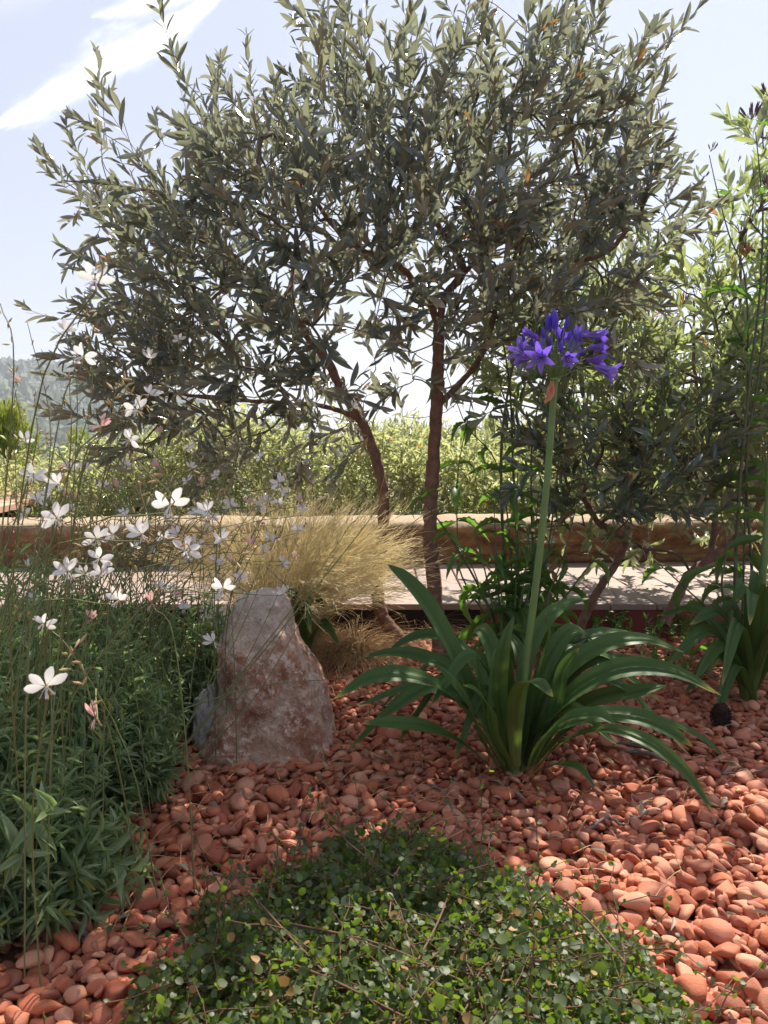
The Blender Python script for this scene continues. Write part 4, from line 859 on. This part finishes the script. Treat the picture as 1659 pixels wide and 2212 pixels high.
# bare wands with buds
wands = [((0, 655), (30, 800), 1.0), ((75, 860), (70, 1000), 1.05), ((60, 700), (110, 950), 1.3), ((150, 820), (150, 1000), 1.0), ((185, 700), (190, 900), 1.2), ((30, 830), (60, 1050), 1.1), ((5, 980), (40, 1150), 1.2)]
for (a, b_, Yd) in wands:
    tip = P(*a, Yd); mid = P(*b_, Yd); base = np.array([-.55, 1.1, .02])+rng.normal(size=3)*np.array([.08, .08, 0]); Q = catmull([base, (base+mid)/2+np.array([0, 0, .05]), mid, tip], 16); tubes(stA, Q, np.linspace(.0016, .0006, 16), 4)
    for q_ in range(12): 
        e = Q[8+q_ % 8]+rng.normal(size=3)*.002; dv = nrm(rng.normal(size=3)*.5+np.array([0, 0, .8])); tubes(bdA, np.stack([e, e+dv*.004, e+dv*.009]), np.array([.0006, .0013, .0004]), 5)
n_ = 60; tips = np.array([P(x, y, Yd) for x, y, Yd in zip(U(20, 560, n_), U(900, 1330, n_), U(1.15, 1.9, n_))])
for tip in tips:
    near = tip[1] < 1.3; Q = stem_to(tip, near, np.array([rng.normal()*.03, 0, .03])); tubes(stA if near else stB, Q, np.linspace(.0011, .0005, 16), 4)
    for q_ in range(6):
        e = Q[-1-q_//2]+rng.normal(size=3)*.003; dv = nrm(Q[-1]-Q[-4]+rng.normal(size=3)*.6); tubes(bdA if near else bdB, np.stack([e, e+dv*.004, e+dv*.010]), np.array([.0006, .0015, .0004]), 5, tint=[rng.random()])
# leaning wands over the boulder and one horizontal
for a in (((690, 1190), (560, 1450)), ((640, 1200), (500, 1480)), ((760, 1130), (620, 1330)), ((600, 1180), (480, 1440)), ((720, 1210), (540, 1520)), ((880, 1010), (730, 1210)), ((560, 1230), (440, 1500))):
    tip = P(*a[0], 1.5); mid = P(*a[1], 1.42); base = np.array([-.45, 1.36, .03]); Q = catmull([base, mid, tip], 16); tubes(stB, Q, np.linspace(.0015, .0006, 16), 4)
    for q_ in range(8):
        e = Q[9+q_ % 7]; dv = nrm(rng.normal(size=3)*.5+np.array([.4, 0, .7])); tubes(bdB, np.stack([e, e+dv*.004, e+dv*.01]), np.array([.0006, .0014, .0004]), 5)
Q = catmull([P(400, 1530, 1.4), P(520, 1492, 1.42), P(620, 1474, 1.45), P(715, 1468, 1.5)], 14); tubes(stB, Q, np.linspace(.0014, .0007, 14), 4)
# basal foliage
def clump(cx, cy, rad, n, hgt, mS, mL, tiltx=0.0):
    ang = rng.random(n)*6.28; rr = np.sqrt(rng.random(n)); A = np.stack([cx+np.cos(ang)*rr*rad*.35, cy+np.sin(ang)*rr*rad*.35, np.full(n, .01)], 1)
    B = np.stack([cx+np.cos(ang)*rr*rad+tiltx*rr*hgt, cy+np.sin(ang)*rr*rad, hgt*(1.1-.7*rr**2)*U(.4, 1.12, n)], 1)
    leafy_stems(mS, mL, A, B, 25, (.026, .062), (.12, .20), .0012, GL)
clump(-.68, 1.12, .25, 230, .36, stA, lfA); clump(-.66, 1.34, .25, 260, .43, stA, lfA, .1); clump(-.50, 1.38, .12, 100, .34, stA, lfA); clump(-.50, 1.08, .15, 110, .24, stA, lfA); clump(-.62, .98, .12, 50, .15, stA, lfA)
clump(-.56, 1.56, .14, 100, .36, stB, lfB, .05); clump(-.80, 1.68, .34, 240, .42, stB, lfB); clump(-.46, 1.86, .16, 120, .32, stB, lfB); clump(-.62, 1.75, .2, 120, .38, stB, lfB); clump(-1.0, 1.3, .3, 110, .34, stB, lfB)
# big near sprig hanging low
for tip in (P(170, 1900, 1.0), P(300, 1890, 1.02), P(200, 1980, 1.0), P(110, 1750, .95), P(60, 1850, .95)):
    base = np.array([-.55, 1.1, .08]); leafy_stems(stA, lfA, base[None], tip[None], 12, (.06, .085), (.2, .26), .002, GL, lo=.35, hi=1.0)
stA.build('stems', M['gaura_stem'], gauraA); lfA.build('foliage', M['gaura'], gauraA); tag(bdA.build('buds', M['bud'], gauraA), kind='stuff')
stB.build('stems', M['gaura_stem'], gauraB); lfB.build('foliage', M['gaura'], gauraB); tag(bdB.build('buds', M['bud'], gauraB), kind='stuff')
# bright broad leaved shrub behind, left
sh = thing('leafy_shrub', 'low bright green broad leaved shrub at the left edge before the deck', 'shrub', (-1.0, 1.95, 0))
ovate = lambda t: np.sin(np.pi*np.clip(t, 0, 1)**.7)*.5; OV = [tpl(4, ovate, .25, cu) for cu in (.2, .7, -.2)]
mbs, mbl = MB(), MB(); n = 90; ang = rng.random(n)*6.28; rr = np.sqrt(rng.random(n)); A = np.stack([-1.0+np.cos(ang)*rr*.12, 1.95+np.sin(ang)*rr*.12, np.full(n, .01)], 1)
B = np.stack([-1.02+np.cos(ang)*rr*.36, 1.95+np.sin(ang)*rr*.3, (.40-.16*rr)*U(.6, 1.05, n)], 1); leafy_stems(mbs, mbl, A, B, 16, (.03, .05), (.45, .6), .0016, OV); mbs.build('stems', M['green_stem'], sh); mbl.build('foliage', M['shrub'], sh)

# ------------------------------------------------------------------ verbena
def serr(t):
    b_ = np.sin(np.pi*np.clip(t, 0, 1)**.8)*.5; k = np.arange(len(t)); return b_*np.where(k % 2 == 0, 1.0, .78)+.01
VL = [tpl(14, serr, .35, cu, wv) for cu, wv in ((.9, .3), (1.5, 0), (.5, -.5), (1.9, .2))]
def verbena(label, base, stems, heads, group=None):
    root = thing('verbena', label, 'plant', base); ms, ml = MB(), MB()
    for path, r0, r1, dens in stems:
        Q = catmull([P(*a) for a in path], 40); tubes(ms, Q, np.linspace(r0, r1, 40), 6); T = nrm(np.gradient(Q, axis=0)); s_ = np.concatenate([[0], np.cumsum(np.linalg.norm(np.diff(Q, axis=0), axis=1))])
        k = 0; s0 = .03
        while s0 < s_[-1]-.02:
            i_ = int(np.searchsorted(s_, s0)); th = k*1.57+rng.normal()*.3; e1 = nrm(np.cross(T[i_], [.2, .3, 1.])) if abs(T[i_][2]) < .95 else np.array([1., 0, 0]); e2 = np.cross(T[i_], e1)
            f = s0/s_[-1]
            for sg in (0, math.pi):
                if rng.random() > dens: continue
                lat = math.cos(th+sg)*e1+math.sin(th+sg)*e2; dl = T[i_]*U(.2, .9)+lat; L = U(.09, .16)*(1.1-.5*f); dl = dl-np.array([0, 0, .5])
                scatter(ml, VL, Q[i_][None], dl[None], (T[i_]-lat*.3)[None]+rng.normal(size=(1, 3))*.2, L, L*U(.2, .27))
            for _ in range(3): 
                if rng.random() < .5: continue
                lat = rdir(1)[0]; dl = T[i_]*.9+lat*.7; L = U(.025, .05); scatter(ml, VL, Q[i_][None], dl[None], (T[i_]-lat*.3)[None], L, L*.3)
            s0 += U(.055, .10)*(1+.8*f); k += 1
    ms.build('stems', M['dark_stem'], root); ml.build('foliage', M['verbena'], root)
    for (x, y, Yd, sz, mm, n) in heads:
        hb = MB(); c = P(x, y, Yd); stalk = c-np.array([0, 0, sz*.9]); 
        for q_ in range(n):
            d = nrm(np.array([rng.normal()*.6, rng.normal()*.6, 1.0])); m1 = stalk+d*sz*.55; dd = nrm(d+np.array([0, 0, .5])); tip = m1+dd*sz*.75
            tubes(hb, np.stack([stalk, (stalk+m1)/2+np.array([0, 0, .002]), m1]), np.full(3, .0006), 3); tubes(hb, np.stack([m1, m1+dd*sz*.2, m1+dd*sz*.5, tip]), np.array([.0012, .0022, .0021, .0008])*(sz/.035), 6)
        hb.build('flower_head', M[mm], root)
verbena('tall verbena with dark stems and jagged leaves between olive trunk and agapanthus stalk', G(1105, 1400),
 [([(1105, 1395, 2.3), (1092, 1250, 2.3), (1084, 1100, 2.3), (1084, 950, 2.3), (1102, 820, 2.3), (1130, 700, 2.3), (1180, 620, 2.3), (1250, 540, 2.32)], .0062, .002, .85),
  ([(1125, 1395, 2.34), (1118, 1200, 2.36), (1108, 1000, 2.38), (1102, 850, 2.4), (1085, 730, 2.42), (1062, 650, 2.45)], .005, .002, .7),
  ([(1090, 1400, 2.3), (1056, 1311, 2.28), (1020, 1240, 2.26), (999, 1205, 2.25), (966, 1150, 2.22), (920, 1090, 2.2), (870, 1040, 2.2)], .0045, .0015, .9),
  ([(1110, 1390, 2.34), (1100, 1150, 2.4), (1072, 1000, 2.42), (1012, 926, 2.42), (985, 864, 2.42), (950, 760, 2.45)], .003, .0012, .6),
  ([(1095, 1390, 2.34), (1000, 1250, 2.4), (988, 1148, 2.42), (990, 1015, 2.42), (1018, 864, 2.42), (1030, 740, 2.45)], .003, .0012, .8),
  ([(1130, 1395, 2.3), (1160, 1300, 2.28), (1185, 1180, 2.3), (1200, 1060, 2.3), (1215, 930, 2.32), (1240, 820, 2.35)], .004, .0015, .8),
  ([(1120, 1395, 2.3), (1150, 1250, 2.34), (1148, 1100, 2.36), (1150, 950, 2.38), (1180, 800, 2.4), (1215, 690, 2.4), (1300, 590, 2.42)], .004, .0014, .6),
  ([(1140, 1390, 2.32), (1220, 1290, 2.3), (1290, 1200, 2.28), (1340, 1140, 2.25)], .0035, .0014, .8),
  ([(1120, 1400, 2.25), (1130, 1320, 2.24), (1150, 1240, 2.24), (1140, 1150, 2.26)], .004, .0014, 1.0),
  ([(1100, 1400, 2.26), (1080, 1320, 2.24), (1075, 1240, 2.24), (1060, 1170, 2.26)], .004, .0014, 1.0),
  *[([(1105+rng.normal()*20, 1400, 2.22), (1105+d_*.5, 1330, 2.22), (1105+d_, 1240-abs(d_)*.3, 2.24), (1105+d_*1.3, 1240-h_, 2.26)], .0035, .0013, 1.0) for d_, h_ in ((-60, 90), (-30, 160), (10, 220), (45, 180), (75, 120), (110, 160), (-90, 60), (30, 100))],
  ([(1115, 1400, 2.2), (1170, 1340, 2.18), (1190, 1270, 2.2), (1230, 1210, 2.2)], .0035, .0014, 1.0)], [])
verbena('tall verbena with dark seed clusters against the sky at the right edge', G(1600, 1440),
 [([(1600, 1440, 2.15), (1588, 1300, 2.15), (1592, 1150, 2.15), (1602, 1000, 2.15), (1622, 800, 2.15), (1640, 650, 2.15), (1648, 480, 2.15), (1642, 380, 2.15), (1632, 285, 2.15)], .0062, .0012, .3),
  ([(1615, 1440, 2.2), (1625, 1261, 2.2), (1612, 1000, 2.2), (1640, 800, 2.2), (1660, 560, 2.2), (1664, 400, 2.2), (1660, 220, 2.2)], .005, .0015, .28),
  ([(1600, 1430, 2.2), (1610, 1100, 2.25), (1616, 760, 2.25), (1608, 595, 2.25), (1576, 510, 2.25), (1549, 411, 2.25), (1532, 335, 2.25)], .0035, .0011, .25),
  ([(1590, 1430, 2.15), (1540, 1330, 2.1), (1480, 1270, 2.08), (1420, 1215, 2.05)], .0035, .0014, .9),
  ([(1600, 1430, 2.1), (1560, 1280, 2.08), (1570, 1180, 2.1), (1550, 1080, 2.1)], .004, .0014, 1.0),
  ([(1610, 1430, 2.15), (1640, 1250, 2.12), (1655, 1100, 2.12), (1650, 900, 2.12)], .004, .0014, 1.0),
  ([(1616, 760, 2.25), (1560, 640, 2.2), (1530, 520, 2.2)], .002, .001, .5)],
 [(1624, 232, 2.15, .035, 'head', 13), (1660, 185, 2.2, .03, 'head', 8), (1662, 385, 2.2, .03, 'head', 10), (1536, 312, 2.25, .022, 'head', 7), (1521, 372, 2.25, .018, 'head', 5), (1595, 340, 2.25, .014, 'head', 4), (1612, 534, 2.2, .032, 'head_orange', 15), (1586, 555, 2.2, .02, 'head_orange', 6), (1478, 640, 2.2, .025, 'head', 5), (1600, 490, 2.22, .018, 'head', 6)])

# low seedlings before the deck
sd_ = thing('seedlings', 'row of small pale green seedlings along the red deck edge', 'plant', G(1400, 1370)); ms, ml = MB(), MB()
for _ in range(46):
    b_ = G(U(1270, 1500), U(1352, 1400)); b_[2] = .02; tp_ = b_+np.array([rng.normal()*.02, rng.normal()*.02, U(.03, .09)]); leafy_stems(ms, ml, b_[None], tp_[None], 9, (.02, .038), (.3, .42), .0012, OV)
for _ in range(16):
    b_ = G(U(1340, 1500), U(1400, 1480)); b_[2] = .02; tp_ = b_+np.array([rng.normal()*.02, rng.normal()*.02, U(.02, .05)]); leafy_stems(ms, ml, b_[None], tp_[None], 6, (.02, .035), (.3, .42), .0012, OV)
tag(ms.build('stems', M['green_stem'], sd_), kind='stuff'); ml.build('foliage', M['shrub'], sd_)

# ------------------------------------------------------------------ creeping mat
vn = thing('creeping_plant', 'low mat of small round green leaves on wiry stems at the bottom', 'plant', (0, .85, 0)); ms, ml = MB(), MB()
def mat_h(x, y):
    e = 1-((x-.03-.05*np.clip(1-y, -1, 1))/(.37+.10*np.clip(.95-y, -.2, .5)))**2-((y-.70)/.475)**2; e = e+.12*np.sin(x*9+1)+.11*np.sin(x*19+y*13)+.10*np.sin(y*27+x*7)+.08*np.sin(x*43+y*31)
    return np.where(e > 0, .03+.09*np.sqrt(np.clip(e, 0, 1))+.012*np.sin(x*31+y*17)*np.sin(y*37-x*9), -1)
n = 48000; x = U(-.56, .56, n); y = U(.58, 1.28, n); h = mat_h(x, y); k_ = h > 0; x, y, h = x[k_], y[k_], h[k_]
keep = rng.random(len(x)) < np.clip(1.15-.25*(y < .6), 0, 1); x, y, h = x[keep], y[keep], h[keep]
z = h*(1-rng.random(len(x))**1.15*.95)+rng.normal(size=len(x))*.007
rnd_l = lambda t: np.sqrt(np.clip(1-(2*t-1)**2, 0, 1))*.5
RL = [tpl(5, rnd_l, .12, cu) for cu in (.1, .5, -.4)]
dv = nrm(rdir(len(x))*np.array([1, 1, .5])+np.array([0, -.1, .3])); nv = rdir(len(x))*1.0+np.array([0, -.5, .9]); LL = np.clip(rng.lognormal(math.log(.0093), .28, len(x)), .0055, .017)
scatter(ml, RL, np.stack([x, y, z], 1), dv, nv, LL, LL*U(.68, .92, len(x)))
# wiry stems with upright young shoots
for _ in range(620):
    x0 = U(-.5, .5); y0 = U(.62, 1.24); h0 = float(mat_h(np.array(x0), np.array(y0)))
    if h0 < 0: continue
    d = nrm(np.array([rng.normal(), rng.normal()*.7+.3, rng.normal()*.12+.10])); L = U(.06, .19); p = np.array([x0, y0, h0*.85]); pts = [p]
    for q_ in range(6): d = nrm(d+rng.normal(size=3)*.22+np.array([0, 0, -.02])); pts.append(pts[-1]+d*L/6)
    Q = np.array(pts); Q[:, 2] = np.maximum(Q[:, 2], .035); tubes(ms, Q, np.linspace(.0011, .0006, 7), 4)
    for q_ in range(1, 7):
        for _2 in range(2):
            l_ = U(.005, .010); scatter(ml, RL, Q[q_][None], (rdir(1)+np.array([0, 0, .4])), rdir(1)+np.array([[0, -.4, 1.]]), l_, l_*.8)
for (a, b_) in (((560, 1950), (700, 2100)), ((600, 1990), (1000, 2120)), ((980, 1900), (860, 2150)), ((1200, 1930), (1350, 2080)), ((560, 2060), (880, 2200)), ((900, 1830), (840, 1980))):
    A_, B_ = P(*a, 1.0), P(*b_, .88); A_ = G(*a, .10); B_ = G(*b_, .115); Q = catmull([A_, (A_+B_)/2+np.array([rng.normal()*.01, 0, .008]), B_], 14); tubes(ms, Q, np.linspace(.0016, .0012, 14), 5)
ms.build('stems', M['red_stem'], vn); ml.build('foliage', M['vine'], vn)

# ------------------------------------------------------------------ litter
cn = thing('pine_cone', 'dark brown pine cone lying on the gravel near the right edge', 'cone', G(1555, 1580)); c0 = G(1556, 1570)+np.array([0, 0, .0]); c0[2] = float(surf(c0[0], c0[1]))+.020
mb = MB(); V = I3[0]*np.array([.017, .017, .023])+c0; mb.add(V, I3[1]); mb.build('core', M['cone'], cn)
mb = MB(); k = np.arange(90); ph = k*2.39996; zz = np.linspace(-.95, .95, 90); rr = np.sqrt(1-zz**2*.85)
d = np.stack([np.cos(ph)*rr, np.sin(ph)*rr, zz*.8+.25], 1); pos = c0+np.stack([np.cos(ph)*rr*.014, np.sin(ph)*rr*.014, zz*.021], 1)
sct = tpl(4, lambda t: .5*np.sqrt(np.clip(1-(2*t-1.0)**4, 0, 1))+.05, .5, -.6); scatter(mb, [sct], pos, d, np.stack([-d[:, 0]*.3, -d[:, 1]*.3, np.ones(90)], 1), .014, .012); V_ = mb
mb.build('scales', M['cone'], cn)
bk = thing('bark_chip', 'weathered grey brown splinter of bark lying under the right agapanthus leaves', 'bark', G(1380, 1640)); mb = MB()
for k in range(5):
    a_, b_ = G(1325+k*9, 1622+k*9, .0), G(1440+k*5, 1640+k*10, .0); a_[2] = float(surf(a_[0], a_[1]))+.012+.003*k; b_[2] = float(surf(b_[0], b_[1]))+.010
    tubes(mb, catmull([a_, (a_+b_)/2+np.array([0, 0, .006]), b_], 10), np.array([.001, .003, .004, .0045, .005, .005, .0045, .004, .003, .001])*(1-.1*k), 6, bump=.3)
mb.build('splinters', M['stick'], bk)
def stick(label, pts, r_):
    Q = []
    for (x, y) in pts: p = G(x, y); p[2] = float(surf(p[0], p[1]))+.004; Q.append(p)
    Q = catmull(Q, 20); Q[:, 2] = np.maximum(Q[:, 2], surf(Q[:, 0], Q[:, 1])+.001)*.5+Q[:, 2].mean()*.5+.003; Q += rng.normal(size=Q.shape)*.001
    mb = MB(); tubes(mb, Q, np.linspace(r_, r_*.5, 20), 6, bump=.2)
    for k in (6, 11, 15): tubes(mb, np.stack([Q[k], Q[k]+np.array([rng.normal()*.01, rng.normal()*.01, .006])]), np.array([r_*.6, r_*.3]), 5)
    tag(mb.build('twig', M['stick']), label, 'twig', 'fallen twigs on the gravel')
stick('grey crooked twig on the pebbles right of the round leaved mat', [(1255, 1815), (1310, 1790), (1350, 1790), (1400, 1770), (1440, 1755)], .003)
stick('thin grey twig on the pebbles above the mat below the agapanthus foot', [(930, 1710), (965, 1735), (975, 1770), (985, 1790)], .0026)
stick('long pale brown twig reaching the right edge of the gravel', [(1500, 1665), (1570, 1680), (1640, 1672), (1700, 1665)], .0024)
stick('short dark twig at the right foot of the boulder', [(690, 1620), (750, 1640), (800, 1650), (850, 1655)], .0022)
# straws
mb = MB(); n = 1700; x = U(-1.1, 1.4, n); y = 1.0+rng.random(n)*1.6; wgt = np.where((x < .2) | (y > 1.9) | (rng.random(n) < .3), True, False); x, y = x[wgt], y[wgt]; n = len(x); a = rng.random(n)*3.14; L = U(.03, .11, n)
K = 5; t = np.linspace(-.5, .5, K); Qx = x[:, None]+np.cos(a)[:, None]*L[:, None]*t; Qy = y[:, None]+np.sin(a)[:, None]*L[:, None]*t; Qz = surf(Qx, Qy).max(1)[:, None]+.002+.012*(1-(2*t)**2)*rng.random((n, 1))
tubes(mb, np.stack([Qx, Qy, Qz+np.zeros_like(Qx)], -1), np.full((n, K), .0008), 3); tag(mb.build('straw', M['straw']), 'dry straw and pine needles strewn over the gravel', 'litter', kind='stuff')
mb = MB(); n = 420; x = U(-1.1, 1.4, n); y = U(.95, 2.6, n); z = surf(x, y)+.006; L_ = U(.02, .045, n); scatter(mb, OLs, np.stack([x, y, z], 1), rdir(n)*np.array([1, 1, .25]), rdir(n)*.4+np.array([0, 0, 1.]), L_, L_*.25)
n = 70; L_ = U(.02, .045, n); scatter(mb, OLs, np.stack([U(-2, 2.4, n), U(YD0+.05, YD0+.75, n), np.full(n, ZD+.004)], 1), rdir(n)*np.array([1, 1, .1]), rdir(n)*.15+np.array([0, 0, 1.]), L_, L_*.25)
M['dryleaf'] = leafmat('dry_leaf', (.32, .24, .15), (.42, .36, .26), (.35, .28, .2), .2, .6, (.5, .35, .15)); tag(mb.build('fallen_leaves', M['dryleaf']), 'small dry fallen leaves scattered on the pebbles and the deck', 'litter', kind='stuff')

# ------------------------------------------------------------------ haze
mb = MB(); box(mb, -5000, 5000, -60, 5200, -40, 110); hz = mb.build('haze', [], smooth=False)
m = bpy.data.materials.new('haze'); m.use_nodes = True; q = N(m.node_tree); q.n.clear(); out = q.new('ShaderNodeOutputMaterial'); vp = q.new('ShaderNodeVolumePrincipled')
vp.inputs['Color'].default_value = (.86, .91, 1, 1); vp.inputs['Density'].default_value = .0010; vp.inputs['Anisotropy'].default_value = .25; q.l.new(vp.outputs[0], out.inputs['Volume']); hz.data.materials.append(m)
tag(hz, kind='stuff')
